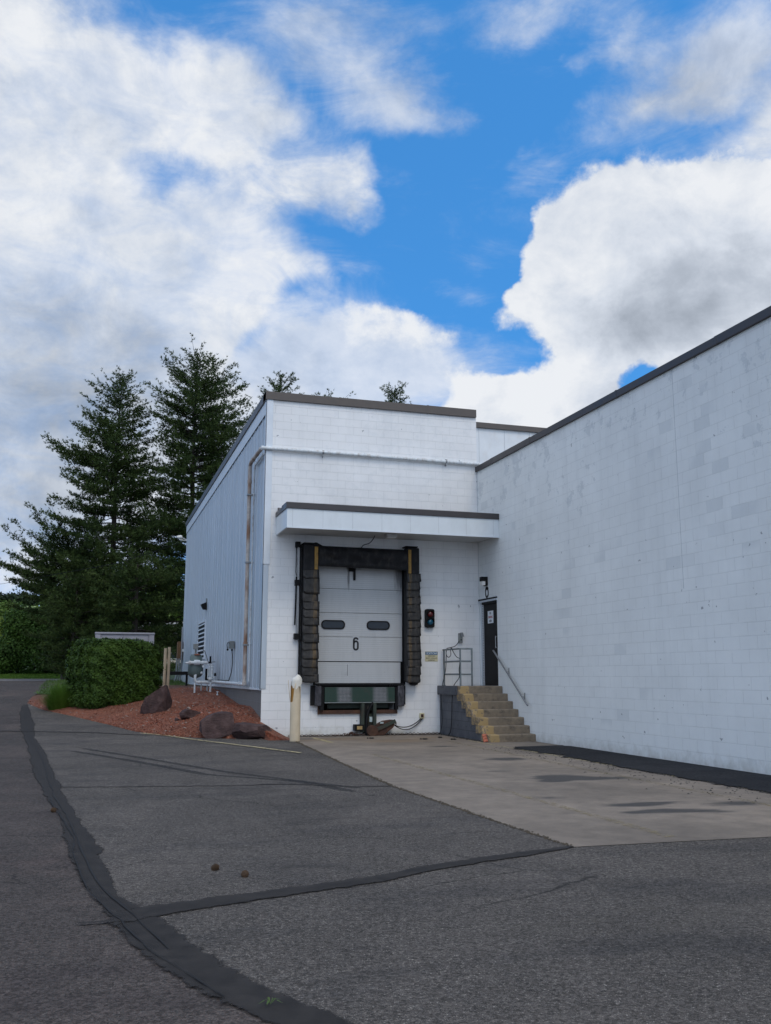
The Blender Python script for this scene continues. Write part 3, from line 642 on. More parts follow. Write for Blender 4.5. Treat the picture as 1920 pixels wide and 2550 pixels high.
for j in range(len(ys) - 1):
    for i in range(n - 1):
        if xs[i] > 3.9 and ys[j] > 22.35: continue
        F.append((j * n + i, j * n + i + 1, (j + 1) * n + i + 1, (j + 1) * n + i))
mb = MB(); mb.add(V, F); o = obj('mulch_bed', mb, M['mulch'], fixn=False, smooth=False)
tag(o, 'bed of reddish brown mulch sloping up along the blue metal side wall', 'mulch', kind='stuff')
# chips lying on the bed
rs = np.random.RandomState(5); V = []; F = []
for k in range(14000):
    y = rs.uniform(21.3, 33) if k % 4 else rs.uniform(21.5, 27); xe = np.interp(y, ME[:, 1], ME[:, 0]); x = xe + (3.85 - xe) * rs.rand() ** 1.2 - .03
    z = mulch_z(x, y) + .006; s = rs.uniform(.008, .024); a = rs.rand() * 6.28; o_ = len(V); tz = rs.uniform(-.01, .018)
    ca, sa = math.cos(a) * s, math.sin(a) * s
    V += [(x - ca, y - sa, z), (x + sa * .5, y - ca * .5, z + .004), (x + ca, y + sa, z + tz + .01), (x - sa * .5, y + ca * .5, z + .012)]
    F += [(o_, o_ + 1, o_ + 2), (o_, o_ + 2, o_ + 3)]
tag(npmesh('mulch_chips', np.array(V), np.array(F), M['chip']), 'loose bark chips strewn over the red bed', 'mulch chips', kind='stuff')
M['pebble'] = worn('pale_pebble', (.27, .22, .19), .9, .3, 5)
rs = np.random.RandomState(6); mb = MB()
for k in range(330):
    y = rs.uniform(21.8, 34); xe = np.interp(y, ME[:, 1], ME[:, 0]); x = xe + (3.8 - xe) * rs.rand(); z = mulch_z(x, y); s = rs.uniform(.012, .035)
    mb.lathe([(s * .5, -s * .3), (s, 0), (s * .6, s * .5), (s * .1, s * .6)], n=6, base=(x, y, z))
tag(obj('pebbles', mb, M['pebble'], fixn=False), 'small pale pebbles scattered on the red mulch', 'pebbles', kind='stuff')

# ------------------------------------------------------------------ dock building
M['joint_grey'] = worn('joint_grey', (.45, .48, .51), .6, .1)
B = thing('dock_building', 'tall white painted block dock building with blue metal side and brown coping', 'building', (XL, YF, 0))
def bobj(name, mb, m, **k): o = obj(name, mb, m, **k); return adopt(o, B)
TOPZ = 8.27
# front wall with the door and leveler openings
mb = MB()
xs_ = [XL, 5.12, 5.30, 7.24, 7.5, XR]; zs_ = [-.3, .56, 1.22, 4.3, TOPZ]
def hole(i, j):
    xc = (xs_[i] + xs_[i + 1]) / 2; zc = (zs_[j] + zs_[j + 1]) / 2
    return (5.12 < xc < 7.5 and 1.22 < zc < 4.3) or (5.3 < xc < 7.24 and .56 < zc < 1.3)
for i in range(5):
    for j in range(4):
        if not hole(i, j):
            mb.add([(xs_[i], YF, zs_[j]), (xs_[i + 1], YF, zs_[j]), (xs_[i + 1], YF, zs_[j + 1]), (xs_[i], YF, zs_[j + 1])], [(0, 1, 2, 3)])
for (x0, x1, z0, z1) in ((5.12, 7.5, 1.22, 4.3), (5.3, 7.24, .56, 1.22)):   # reveals
    mb.quad((x0, YF, z0), (x0, YF + .6, z0), (x0, YF + .6, z1), (x0, YF, z1)); mb.quad((x1, YF, z0), (x1, YF + .6, z0), (x1, YF + .6, z1), (x1, YF, z1))
    mb.quad((x0, YF, z0), (x1, YF, z0), (x1, YF + .6, z0), (x0, YF + .6, z0))
mb.quad((5.12, YF, 4.3), (7.5, YF, 4.3), (7.5, YF + .6, 4.3), (5.12, YF + .6, 4.3))
mb.quad((9.49, YF, 6.5), (9.49, YF + 20, 6.5), (9.49, YF + 20, TOPZ), (9.49, YF, TOPZ))
bobj('front_wall', mb, M['block_front'], fixn=False)
mb = MB(); mb.box(XL + .1, XR - .1, YF + .3, 43.4, 8.1, 8.22); bobj('roof', mb, M['roofing'])
# foundation under the siding
mb = MB(); mb.box(XL + .03, XL + .3, YF + .004, 43.4, -.2, 1.16); bobj('foundation', mb, M['foundation'])
# ribbed metal siding
mb = MB(); y = YF + .02; pts = []
while y < 43.5:
    for dy, dx in ((0, 0), (.012, .022), (.05, .022), (.062, 0), (.33, 0), (.338, .008), (.36, .008), (.368, 0)):
        pts.append((y + dy, XL - dx))
    y += .61
nn = len(pts)
mb.add([(x, y, 1.14) for y, x in pts] + [(x, y, TOPZ) for y, x in pts], [(i, i + 1, i + 1 + nn, i + nn) for i in range(nn - 1)])
mb.quad((XL, 43.5, 1.14), (XL + 5.4, 43.5, 1.14), (XL + 5.4, 43.5, TOPZ), (XL, 43.5, TOPZ))
bobj('metal_siding', mb, M['siding'], fixn=False)
mb = MB(); mb.box(XL - .03, XL + .02, YF + .02, 43.5, 1.10, 1.145); bobj('base_flashing', mb, M['trim'])
mb = MB(); mb.box(XL - .036, XL - .026, YF + .02, 43.5, 7.93, TOPZ - .003); bobj('top_sheen_band', mb, M['trim'])  # pale band paints in the stronger reflection below the coping
mb = MB(); mb.box(XL - .045, XL + .13, YF - .03, YF - .002, 4.12, TOPZ - .002); mb.box(XL - .045, XL - .028, YF - .03, YF + .12, 4.12, TOPZ - .002); bobj('corner_trim', mb, M['trim'], bevel=.004)
mb = MB()
zz = 1.135; P = []
for k in range(40):
    P.append((XL + .10 + .006 * mnoise.noise(Vector((0, 0, k * .9))), 1.135 + k * (4.10 - 1.135) / 39))
mb.prism([(XL - .04, 1.135)] + P + [(XL - .04, 4.10)], 'y', YF - .018, YF - .002); mb.box(XL - .04, XL - .028, YF - .018, YF + .12, 1.135, 4.10); bobj('corner_trim', mb, M['siding'])
# coping in lengths
def coping_run(name, axis, a0, a1, fixed0, fixed1, z0, z1, lens, m, parent_adopt, step=.0):
    mb = MB(); a = a0; k = 0
    while a < a1 - .01:
        L = min(lens * (1 + .3 * math.sin(k * 2.1)), a1 - a); dz = .004 * ((k * 7) % 3)
        if axis == 'x': mb.box(a, a + L - .006, fixed0, fixed1, z0, z1 + dz); mb.box(a - .01 if k else a, a + .05, fixed0 - .004, fixed1 + .004, z0 - .004, z1 + dz + .006)
        else: mb.box(fixed0, fixed1, a, a + L - .006, z0, z1 + dz); mb.box(fixed0 - .004, fixed1 + .004, a - .01 if k else a, a + .05, z0 - .004, z1 + dz + .006)
        a += L; k += 1
    return parent_adopt(obj(name, mb, m, bevel=.004))
coping_run('coping', 'x', XL - .07, XR + .0, YF - .06, YF + .34, TOPZ, 8.475, 1.9, M['coping'], lambda o: adopt(o, B))
coping_run('coping', 'y', YF + .345, 43.6, XL - .07, XL + .33, TOPZ, 8.475, 3.0, M['coping'], lambda o: adopt(o, B))
# rusty weep marks at two coping joints come with the joint material
# canopy
CY = 21.05
mb = MB(); xx = 4.16
mb.box(4.14, 9.497, CY, CY + .04, 4.84, 5.285)
can = bobj('canopy', mb, M['fascia'])
mb = MB(); mb.box(4.14, 4.18, CY + .042, YF - .002, 4.84, 5.285); adopt(obj('end_panel', mb, M['fascia']), can)
mb = MB(); mb.box(4.185, 9.49, CY + .045, YF - .003, 4.875, 4.90); adopt(obj('soffit', mb, M['soffit']), can)
for k in range(8):
    xj = 4.27 + .725 * k; mb = MB(); mb.box(xj, xj + .005, CY - .003, CY - .0005, 4.862, 5.28); adopt(obj('panel_joint', mb, M['joint_grey']), can)
mb = MB(); mb.box(4.115, 9.497, CY - .03, CY + .05, 5.288, 5.43); mb.box(4.115, 4.20, CY + .052, CY + .55, 5.288, 5.43); mb.box(4.116, 4.19, CY + .553, YF - .003, 5.288, 5.40)
mb.box(4.2, 9.49, CY + .054, YF - .002, 5.30, 5.36)
adopt(obj('canopy_coping', mb, M['coping_dark'], bevel=.004), can)
mb = MB(); mb.prism([(CY + .1, 5.43), (YF, 5.62), (YF, 5.365), (CY + .1, 5.365)], 'x', 9.40, 9.485); adopt(obj('flashing', mb, M['coping_dark']), can)
mb = MB(); mb.prism([(22.0, 5.40), (YF, 5.53), (YF, 5.365), (22.0, 5.365)], 'x', 4.17, 4.28); adopt(obj('flashing', mb, M['coping_dark']), can)
mb = MB(); mb.box(4.138, 9.497, CY - .012, CY - .0035, 4.825, 4.86); adopt(obj('drip_edge', mb, M['trim']), can)
# overhead door
def door_b(t, p):
    v = t.obj(); x, y, z = t.sep(v)
    st = t.noise(t.mapping(v, scale=(3, 1, .4)), 2.5, 6, .6)
    c = t.mix(t.mapr(st, .4, .75, 0, .35), (.46, .475, .485), (.33, .345, .36))
    s1 = t.blobs(t.comb(x, z, 0.0), [(6.02, 3.85, 0, .035, .32, 1.3), (6.15, 4.12, 0, .3, .10, .9), (7.42, 3.95, 0, .22, .5, 1.3), (5.9, 1.5, 0, .5, .25, .35)], 1.5)   # oily run under the header
    n = t.noise(t.mapping(v, scale=(6, 1, .8)), 4, 6, .6)
    c = t.mix(t.mapr(t.math('ADD', s1, t.math('MULTIPLY', t.math('SUBTRACT', n, .5), 1.2)), .35, .9, 0, .8), c, (.07, .07, .075))
    sp = t.mapr(t.noise(v, 16, 2, .5), .73, .75, 0, .8)
    c = t.mix(t.math('MULTIPLY', sp, t.mapr(z, 1.2, 2.6, 1, .15)), c, (.12, .12, .13))
    t.put(p.inputs['Base Color'], c); p.inputs['Roughness'].default_value = .45
    w = t.n.new('ShaderNodeTexWave'); w.wave_type = 'BANDS'; w.bands_direction = 'Z'; w.inputs['Scale'].default_value = 6.0; t.put(w.inputs[0], v)
    t.put(p.inputs['Normal'], t.bump(t.math('ADD', w.outputs[1], t.math('MULTIPLY', t.noise(v, 2.5, 3), 1.5)), .25, .006))
M['door'] = mat('dock_door_paint', door_b)
DY = YF + .10
mb = MB(); zl = [1.262, 1.79, 2.393, 2.982, 3.578, 4.18, 4.32]
for k in range(6):
    x0, x1 = (5.2, 7.385) if k == 0 else (5.2, 7.43)
    mb.box(x0, x1, DY, DY + .05, zl[k] + (.004 if k else 0), zl[k + 1] - (.018 if k == 0 else .004))
dd = bobj('dock_door', mb, M['door'], bevel=.004)
mb = MB(); mb.box(5.13, 7.49, DY + .052, DY + .07, 1.23, 4.29); mb.box(7.44, 7.49, DY - .06, DY + .05, 1.23, 4.29); mb.box(5.13, 5.19, DY - .06, DY + .05, 1.23, 4.29); mb.box(5.13, 7.49, DY - .02, DY + .05, 1.228, 1.258)
adopt(obj('door_track', mb, M['black']), dd)
for (x0, x1) in ((5.33, 5.935), (6.495, 7.10)):
    mb = MB(); o_ = rrect(x0, x1, 2.575, 2.80, .105); i_ = rrect(x0 + .03, x1 - .03, 2.605, 2.77, .08); n = len(o_)
    V = [(a, DY - .022, c) for a, c in o_] + [(a, DY - .022, c) for a, c in i_] + [(a, DY - .002, c) for a, c in o_] + [(a, DY - .004, c) for a, c in i_]
    mb.add(V, [(k, (k + 1) % n, (k + 1) % n + n, k + n) for k in range(n)] + [(k, (k + 1) % n, (k + 1) % n + 2 * n, k + 2 * n) for k in range(n)] + [(k + n, (k + 1) % n + n, (k + 1) % n + 3 * n, k + 3 * n) for k in range(n)])
    adopt(obj('window_frame', mb, M['black']), dd)
    mb = MB(); mb.prism(i_, 'y', DY - .010, DY - .003); adopt(obj('window_pane', mb, M['glass_dark']), dd)
mb = MB(); mb.box(6.14, 6.30, DY - .003, DY - .0008, 2.04, 2.40); adopt(obj('number_plate', mb, worn('plate_paint', (.43, .45, .47), .5, .03)), dd)
adopt(six(None, M['ink_black'], (6.219, DY - .0035, 2.222), (1, 0, 0), .15, .33, .046), dd)
mb = MB(); mb.box(6.14, 6.19, DY - .05, DY - .003, 3.80, 4.1); mb.box(6.02, 6.16, DY - .04, DY - .004, 4.02, 4.1); adopt(obj('door_latch', mb, M['black']), dd)
mb = MB(); mb.box(6.005, 6.013, DY - .0025, DY - .0007, 1.44, 1.72); adopt(obj('scratch', mb, M['black']), dd)
# leveler pit back and floor, painted black to give the shade of its depth
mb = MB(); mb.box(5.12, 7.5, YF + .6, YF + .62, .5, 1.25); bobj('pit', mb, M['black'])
# gas pipe: front run, round the corner, down the side, into the meter run
GY = YF - .075
gz_ = 7.0
mb = MB()
mb.tube([(XL - .13, GY, gz_), (5.4, GY, gz_), (XR, GY, gz_ - .02), (XR + .25, GY + .1, gz_ - .02), (XR + .3, GY + .5, gz_ - .02)], .045, 12)
mb.tube([(XL - .13, GY, gz_), (XL - .13, YF + .05, gz_)], .045, 12)
for x in (XL - .13, 6.4, 9.0): mb.lathe([(.055, -.03), (.055, .03)], axis='x', base=(x, GY, gz_), n=12)
gp = bobj('gas_pipe', mb, M['white_pipe'], smooth=True)
for x in (5.28, 8.6):
    mb = MB(); mb.lathe([(.056, -.02), (.056, .02)], axis='x', base=(x, GY, gz_ - .003), n=12); mb.box(x - .012, x + .012, GY, YF, gz_ - .12, gz_ - .08); mb.box(x - .012, x + .012, GY - .02, GY + .02, gz_ - .12, gz_ - .04)
    adopt(obj('pipe_clamp', mb, M['galv']), gp)
mb = MB(); PX = XL - .14
mb.tube([(PX, YF + .0, gz_), (PX, 23.95, gz_), (PX, 24.12, gz_ - .04), (PX, 24.15, gz_ - .2), (PX, 24.15, 1.22)], .05, 12)
for z in (6.5, 1.25, 2.25): mb.lathe([(.06, -.04), (.06, .04)], base=(PX, 24.15, z), n=12)
mb.lathe([(.06, -.04), (.06, .04)], axis='y', base=(PX, 23.7, gz_), n=12)
gp2 = bobj('rusty_gas_pipe', mb, M['rusty_pipe'], smooth=True)
gp2['label'] = 'rust stained upright length of white gas pipe'
for z in (2.22, 4.35, 6.15):
    mb = MB(); mb.box(PX - .06, XL + .0, 24.08, 24.22, z - .02, z + .02); adopt(obj('pipe_clamp', mb, M['galv']), gp2)
mb = MB(); mb.tube([(XL - .07, YF + .06, gz_ - .12), (XL - .07, 23.7, gz_ - .13), (XL - .07, 23.85, gz_ - .3), (XL - .07, 23.88, 1.3)], .022, 8); bobj('white_conduit', mb, M['white_pipe'], smooth=True)
mb = MB(); mb.tube([(PX, 24.15, 1.22), (PX, 26, 1.235), (PX - .02, 27.5, 1.24), (PX - .02, 29.6, 1.25), (3.60, 29.95, 1.25)], .045, 12)
for y in (24.9, 27.5, 28.6): mb.lathe([(.055, -.04), (.055, .04)], axis='y', base=(PX - .01, y, 1.235), n=12)
bobj('gas_pipe', mb, M['white_pipe'], smooth=True)
# louvre vent in the side
mb = MB(); LX = XL - .05
mb.box(LX, XL, 34.38, 34.44, 2.04, 3.44); mb.box(LX, XL, 36.66, 36.72, 2.04, 3.44); mb.box(LX, XL, 34.44, 36.66, 3.38, 3.44); mb.box(LX, XL, 34.44, 36.66, 2.04, 2.10)
lv = bobj('louver_vent', mb, M['trim'])
mb = MB(); mb.box(XL - .029, XL - .024, 34.44, 36.66, 2.1, 3.38); adopt(obj('vent_opening', mb, M['black']), lv)
for k in range(8):
    z = 2.18 + k * .158; mb = MB(); mb.prism([(LX + .0, z), (LX + .004, z + .05), (XL - .03, z + .06), (XL - .03, z + .02)], 'y', 34.445, 36.655); adopt(obj('slat', mb, M['trim']), lv)

# ------------------------------------------------------------------ right-hand wing
W = thing('warehouse_wing', 'long blue white painted block wing running forward on the right', 'building', (XR, 14, 0))
mb = MB()
ys_ = [-6, 21.27, 22.34, YF + 12]; zs2 = [-.3, 1.2, 3.37, 6.79]
for i in range(3):
    for j in range(3):
        if i == 1 and j == 1: continue
        mb.quad((XR, ys_[i + 1], zs2[j]), (XR, ys_[i], zs2[j]), (XR, ys_[i], zs2[j + 1]), (XR, ys_[i + 1], zs2[j + 1]))
mb.quad((XR, 21.27, 1.2), (XR + .2, 21.27, 1.2), (XR + .2, 21.27, 3.37), (XR, 21.27, 3.37)); mb.quad((XR, 22.34, 1.2), (XR + .2, 22.34, 1.2), (XR + .2, 22.34, 3.37), (XR, 22.34, 3.37))
mb.quad((XR, 21.27, 3.37), (XR + .2, 21.27, 3.37), (XR + .2, 22.34, 3.37), (XR, 22.34, 3.37))
mb.quad((XR, -6, -.3), (XR + 20, -6, -.3), (XR + 20, -6, 6.79), (XR, -6, 6.79))
adopt(obj('wall', mb, M['block_right'], fixn=False), W)
mb = MB(); mb.box(XR + .3, XR + 20, -5.9, 33, 6.6, 6.7); adopt(obj('roof', mb, M['roofing']), W)
coping_run('coping', 'y', -6.05, 33.0, XR - .05, XR + .3, 6.78, 6.915, 3.05, M['coping_dark'], lambda o: adopt(o, W))
for y_, w_, z_ in ((13.545, .006, 2.9), (YF - .014, .013, 1.2)):
    mb = MB(); mb.box(XR - .003, XR - .0005, y_, y_ + w_, z_, 6.76); adopt(obj('control_joint', mb, M['joint_grey']), W)
# stair door
mb = MB(); mb.box(XR + .02, XR + .14, 22.25, 22.335, 1.2, 3.365); mb.box(XR + .02, XR + .14, 21.275, 21.30, 1.2, 3.365); mb.box(XR - .03, XR + .14, 21.25, 22.36, 3.30, 3.345)
M['jamb'] = worn('jamb_paint', (.5, .55, .6), .5, .05)
dr = adopt(obj('door_frame', mb, M['jamb']), W)
mb = MB(); mb.box(XR + .03, XR + .075, 21.305, 22.16, 1.205, 3.295); dl = adopt(obj('door_leaf', mb, mat('black_door', color=(.006, .006, .007), rough=.5, spec=.12)), W)
mb = MB(); mb.box(XR + .015, XR + .10, 22.165, 22.245, 1.205, 3.295); adopt(obj('hinge_strip', mb, M['hinge']), dr)
mb = MB(); mb.box(XR - .034, XR + .02, 21.24, 22.37, 3.348, 3.385); mb.box(XR - .012, XR + .028, 21.30, 22.2, 3.24, 3.298); adopt(obj('door_header', mb, M['black']), dr)
mb = MB(); mb.tube([(XR - .01, 21.37, 2.12), (XR - .01, 21.37, 2.42)], .012, 8); mb.box(XR - .01, XR + .03, 21.36, 21.38, 2.13, 2.15); mb.box(XR - .01, XR + .03, 21.36, 21.38, 2.39, 2.41); adopt(obj('door_handle', mb, M['galv']), dl)
adopt(six(None, M['ink_black'], (XR - .001, 21.87, 3.54), (0, -1, 0), .22, .30, .06), W)
# a scuffed scrape of bare wall near the coping
# ------------------------------------------------------------------ taller block behind
K = thing('rear_building', 'pale panelled block rising behind the roofs with brown coping', 'building', (18, 33, 0))
mb = MB(); mb.box(9.6, 34, 33, 50, 0, 11.12); adopt(obj('wall', mb, M['block_back']), K)
coping_run('coping', 'x', 9.5, 34, 32.9, 33.4, 11.11, 11.32, 4, M['coping'], lambda o: adopt(o, K))
for x in (13.0, 14.1, 15.2, 16.3, 17.4): mb = MB(); mb.box(x, x + .012, 32.992, 32.998, 6, 11.1); adopt(obj('panel_joint', mb, M['joint_grey']), K)

# ------------------------------------------------------------------ dock seal
DS = thing('dock_seal', 'worn black padded dock seal framing the white loading door, yellow guide strips', 'dock seal', (6.3, YF, 1.25))
PD = .30; PY = YF - PD
def flap_mat(name, x0, x1):
    def b(t, p):
        v = t.obj(); x, y, z = t.sep(v)
        n = t.noise(v, 9, 6, .6); n2 = t.noise(v, 40, 4, .65); s = t.noise(t.mapping(v, scale=(5, 1, .7)), 5, 7, .65)
        info = t.n.new('ShaderNodeObjectInfo').outputs['Random']
        c = t.mix(t.mapr(s, .48, .75, 0, .55), (.011, .010, .010), (.060, .052, .042))
        k = t.mapr(info, 0, 1, .7, 1.5); c = t.mix(1.0, c, t.comb(k, k, k), 'MULTIPLY')
        band = t.math('MULTIPLY', t.math('GREATER_THAN', x, x0), t.math('LESS_THAN', x, x1))
        wear = t.mapr(t.math('ADD', s, t.math('MULTIPLY', info, .25)), .50, .85, .0, .50)
        c = t.mix(t.math('MULTIPLY', band, wear), c, (.22, .13, .035))
        t.put(p.inputs['Base Color'], c); t.put(p.inputs['Roughness'], t.mapr(n, .3, .7, .45, .7))
        t.put(p.inputs['Normal'], t.bump(t.math('ADD', n, t.math('MULTIPLY', n2, .4)), .7, .012))
    return mat(name, b)
FM = {0: flap_mat('flap_vinyl_left', .25, .34), 1: flap_mat('flap_vinyl_right', .05, .12)}
M['yellow_strip'] = worn('yellow_strip', (.34, .19, .035), .6, .25, 8, dirt=(.06, .045, .02), dirt_amt=.8, dscale=9)
def flap_mesh(w, h, left):
    """hanging flap with one rounded lower corner, bellied outwards; local x across, z down from 0"""
    nx, nz = 8, 7; V = []; F = []
    for j in range(nz + 1):
        for i in range(nx + 1):
            u = i / nx; q = j / nz; x = u * w; z = -q * h
            r = .07; cx = (x if left else w - x)
            if cx < r and h + z < r:
                d = math.hypot(r - cx, r - (h + z))
                if d > r: z = -(h - r) - (r - cx) * 0 - r * math.sqrt(max(0, 1 - ((r - cx) / r) ** 2)) if q == 1 else z
            V.append((x, -.010 - .016 * q - .006 * math.sin(math.pi * u) - .014 * mnoise.noise(Vector((x * 11, z * 11, h * 50))), z))
    n = nx + 1; F = [(j * n + i, (j + 1) * n + i, (j + 1) * n + i + 1, j * n + i + 1) for j in range(nz) for i in range(nx)]
    mb = MB(); mb.add(V, F); return mb
def side_pad(x0, x1, ztop, left, fzs):
    mb = MB(); w = x1 - x0
    mb.box(x0 + .012, x1 - .012, PY + .03, YF - .003, 1.29, ztop)
    p = adopt(obj('side_pad', mb, M['vinyl'], bevel=.03, seg=3), DS)
    first = None
    for k in range(len(fzs) - 1):
        h = fzs[k] - fzs[k + 1] + .035
        mbx = flap_mesh(w, h, left); f = obj('flap', mbx, FM[0 if left else 1], fixn=False, smooth=True)
        so_ = f.modifiers.new('thick', 'SOLIDIFY'); so_.thickness = .010
        f.location = (x0 + NPR.uniform(-.016, .016), PY + .03 - .0015 * (k % 2), fzs[k] + .01); f.rotation_euler = (0, R(NPR.uniform(-2.6, 2.6)), R(NPR.uniform(-2.5, 2.5)))
        adopt(f, p)
        if k == 0: continue
    return p
lz = [3.97, 3.79, 3.42, 3.22, 3.04, 2.85, 2.65, 2.45, 2.24, 2.06, 1.85, 1.66, 1.46, 1.30]
pl_ = side_pad(4.78, 5.18, 4.62, True, lz)
pr_ = side_pad(7.43, 7.79, 4.64, False, [3.96, 3.77, 3.58, 3.40, 3.22, 3.02, 2.82, 2.63, 2.44, 2.25, 2.06, 1.86, 1.67, 1.47, 1.30])
for (x0, x1, z0, z1, par) in ((5.055, 5.14, 4.00, 4.60, pl_), (7.475, 7.55, 3.98, 4.58, pr_)):
    mb = MB(); mb.box(x0, x1, PY + .008, PY + .026, z0, z1); adopt(obj('yellow_strip', mb, M['yellow_strip'], bevel=.003), par)
mb = MB()      # header: sagging padded curtain
nx, nz = 26, 10; V = []
for j in range(nz + 1):
    for i in range(nx + 1):
        u = i / nx; q = j / nz; x = 5.17 + u * 2.28; z = 4.60 - q * .51 - .035 * u * (1 if q > .05 else .4)
        bul = math.sin(math.pi * min(q / .62, 1)) * .05 if q < .62 else math.sin(math.pi * (q - .62) / .38) * .035
        y = PY + .06 - bul - .014 * mnoise.noise(Vector((x * 3 + z * 5, z * 4, 1))) * 2 - .01 * mnoise.noise(Vector((x * 9, z * 12, 1)))
        if q == 0: y = PY + .1
        V.append((x, y, z))
n = nx + 1; mb.add(V, [(j * n + i, (j + 1) * n + i, (j + 1) * n + i + 1, j * n + i + 1) for j in range(nz) for i in range(nx)])
hd = adopt(obj('header_curtain', mb, M['vinyl'], fixn=False, smooth=True), DS)
mb = MB(); mb.box(5.18, 7.44, PY + .12, YF - .004, 4.12, 4.585); adopt(obj('header_pad', mb, M['vinyl'], bevel=.02), DS)
mb = MB(); mb.box(7.40, 7.72, PY - .01, YF - .004, 4.645, 4.672); adopt(obj('top_bracket', mb, M['black']), DS)
mb = MB(); mb.box(4.78, 5.05, PY - .01, YF - .004, 4.622, 4.65); mb.prism([(5.05, 4.66), (5.10, 4.66), (5.30, 4.56), (5.05, 4.56)], 'y', PY - .01, PY + .03); adopt(obj('top_bracket', mb, M['black']), DS)
mb = MB(); mb.lathe([(.03, 1.20), (.1, 1.225), (.14, 1.29)], cx=7.64, cy=YF - .16, n=12); adopt(obj('torn_pad_end', mb, M['vinyl']), DS)
# dock rail with rods, left of the seal
RL = thing('guide_rail', 'narrow grey steel rail with black brackets left of the dock seal', 'rail', (4.70, YF, 2.2))
mb = MB(); mb.box(4.675, 4.715, YF - .10, YF - .06, 2.3, 4.62); adopt(obj('rail', mb, M['galv']), RL)
mb = MB(); mb.box(4.735, 4.765, YF - .14, YF - .05, 1.35, 4.62); adopt(obj('backing', mb, M['black']), RL)
mb = MB(); mb.tube([(4.64, YF - .09, 4.55), (4.635, YF - .09, 3.95), (4.65, YF - .09, 3.85)], .012, 6); mb.tube([(4.65, YF - .09, 3.83), (4.645, YF - .09, 3.3), (4.63, YF - .09, 2.65)], .02, 8); adopt(obj('rod', mb, M['black']), RL)
for z in (4.55, 3.61, 2.31):
    mb = MB(); mb.box(4.62, 4.735, YF - .13, YF - .002, z, z + .14); adopt(obj('bracket', mb, M['black'], bevel=.004), RL)
# ------------------------------------------------------------------ leveler, bumpers, restraint
LV = thing('dock_leveler', 'green steel dock leveler with worn tread plate in its pit below the door', 'dock leveler', (6.27, YF, .56))
def plate_b(t, p):
    v = t.obj(); x, y, z = t.sep(v)
    n = t.noise(t.mapping(v, scale=(1, 1, .5)), 3, 6, .6)
    worn_ = t.math('ADD', t.blobs(v, [(5.88, 22.22, .98, .20, .5, 1.2), (6.78, 22.22, .98, .20, .5, 1.2)], 1.5), t.math('MULTIPLY', t.math('SUBTRACT', n, .5), .5))
    wk = t.mapr(worn_, .25, .75, 0, 1, True)
    q = t.mapping(v, rot=(0, R(45), 0)); ch = t.n.new('ShaderNodeTexChecker'); t.put(ch.inputs[0], t.mapping(q, scale=(1, 0, 1))); ch.inputs['Scale'].default_value = 42
    c = t.mix(t.math('MULTIPLY', wk, t.mapr(ch.outputs[1], 0, 1, .35, 1)), (.014, .042, .030), (.25, .25, .27))
    c = t.mix(t.mapr(t.noise(v, 7, 6, .6), .5, .8, 0, .6), c, (.05, .045, .04))
    t.put(p.inputs['Base Color'], c); t.put(p.inputs['Metallic'], t.math('MULTIPLY', wk, .4)); p.inputs['Roughness'].default_value = .55
    t.put(p.inputs['Normal'], t.bump(ch.outputs[1], .35, .004))
M['tread'] = mat('green_tread_plate', plate_b)
mb = MB(); mb.box(5.385, 7.16, YF - .14, YF - .115, .815, 1.165); mb.box(5.385, 7.16, YF - .115, YF + .5, 1.15, 1.165); adopt(obj('lip', mb, M['tread'], bevel=.005), LV)
mb = MB(); mb.tube([(5.385, YF - .12, .80), (7.16, YF - .12, .80)], .016, 8); adopt(obj('lip_edge', mb, M['rail_paint'], smooth=True), LV)
mb = MB(); mb.box(5.15, 7.42, YF - .16, YF - .01, 1.215, 1.25); mb.box(5.20, 7.33, YF - .10, YF - .01, 1.17, 1.212); mb.box(5.27, 5.37, YF - .13, YF - .01, .625, 1.168); mb.box(7.175, 7.25, YF - .13, YF - .01, .625, 1.168); adopt(obj('frame', mb, M['black']), LV)
mb = MB(); mb.box(5.24, 7.25, YF - .06, YF - .003, .53, .62); mb.box(5.24, 5.295, YF - .06, YF - .003, .62, .74); mb.box(7.2, 7.25, YF - .06, YF - .003, .62, .74); adopt(obj('pit_angle', mb, M['rust'], bevel=.004), LV)
mb = MB(); mb.box(5.5, 7.05, YF + .05, YF + .12, .66, .78); adopt(obj('cross_beam', mb, worn('dark_green_steel', (.014, .026, .02), .6, .3, 8)), LV)
for (x0, x1, xo0, xo1, lab) in ((5.145, 5.30, 5.055, 5.143, None), (7.235, 7.405, 7.407, 7.445, None)):
    bp = thing('dock_bumper', 'scuffed black rubber bumper at the %s end of the leveler' % ('left' if x0 < 6 else 'right'), 'bumper', ((x0 + x1) / 2, YF, .74), group='rubber bumpers beside the dock leveler')
    mb = MB(); mb.box(x0, x1, YF - .16, YF - .02, .725 if x0 < 6 else .705, 1.20); adopt(obj('rubber_block', mb, M['rubber'], bevel=.014), bp)
    mb = MB(); mb.box(xo0, xo1, YF - .11, YF - .003, .74, 1.21); adopt(obj('mounting_plate', mb, M['black'], bevel=.003), bp)
VR = thing('vehicle_restraint', 'rusty green truck restraint hook mounted low under the leveler', 'vehicle restraint', (6.5, YF, 0))
M['green_rust'] = worn('green_rusted_steel', (.030, .040, .030), .75, .4, 7, bump=.5, dirt=(.075, .038, .024), dirt_amt=.9, dscale=5)
mb = MB(); mb.box(6.30, 6.375, YF - .17, YF - .003, .10, .80); mb.box(6.60, 6.68, YF - .17, YF - .003, .16, .80); mb.box(6.375, 6.60, YF - .06, YF - .004, .06, .80); adopt(obj('channel_post', mb, M['green_rust'], bevel=.004), VR)
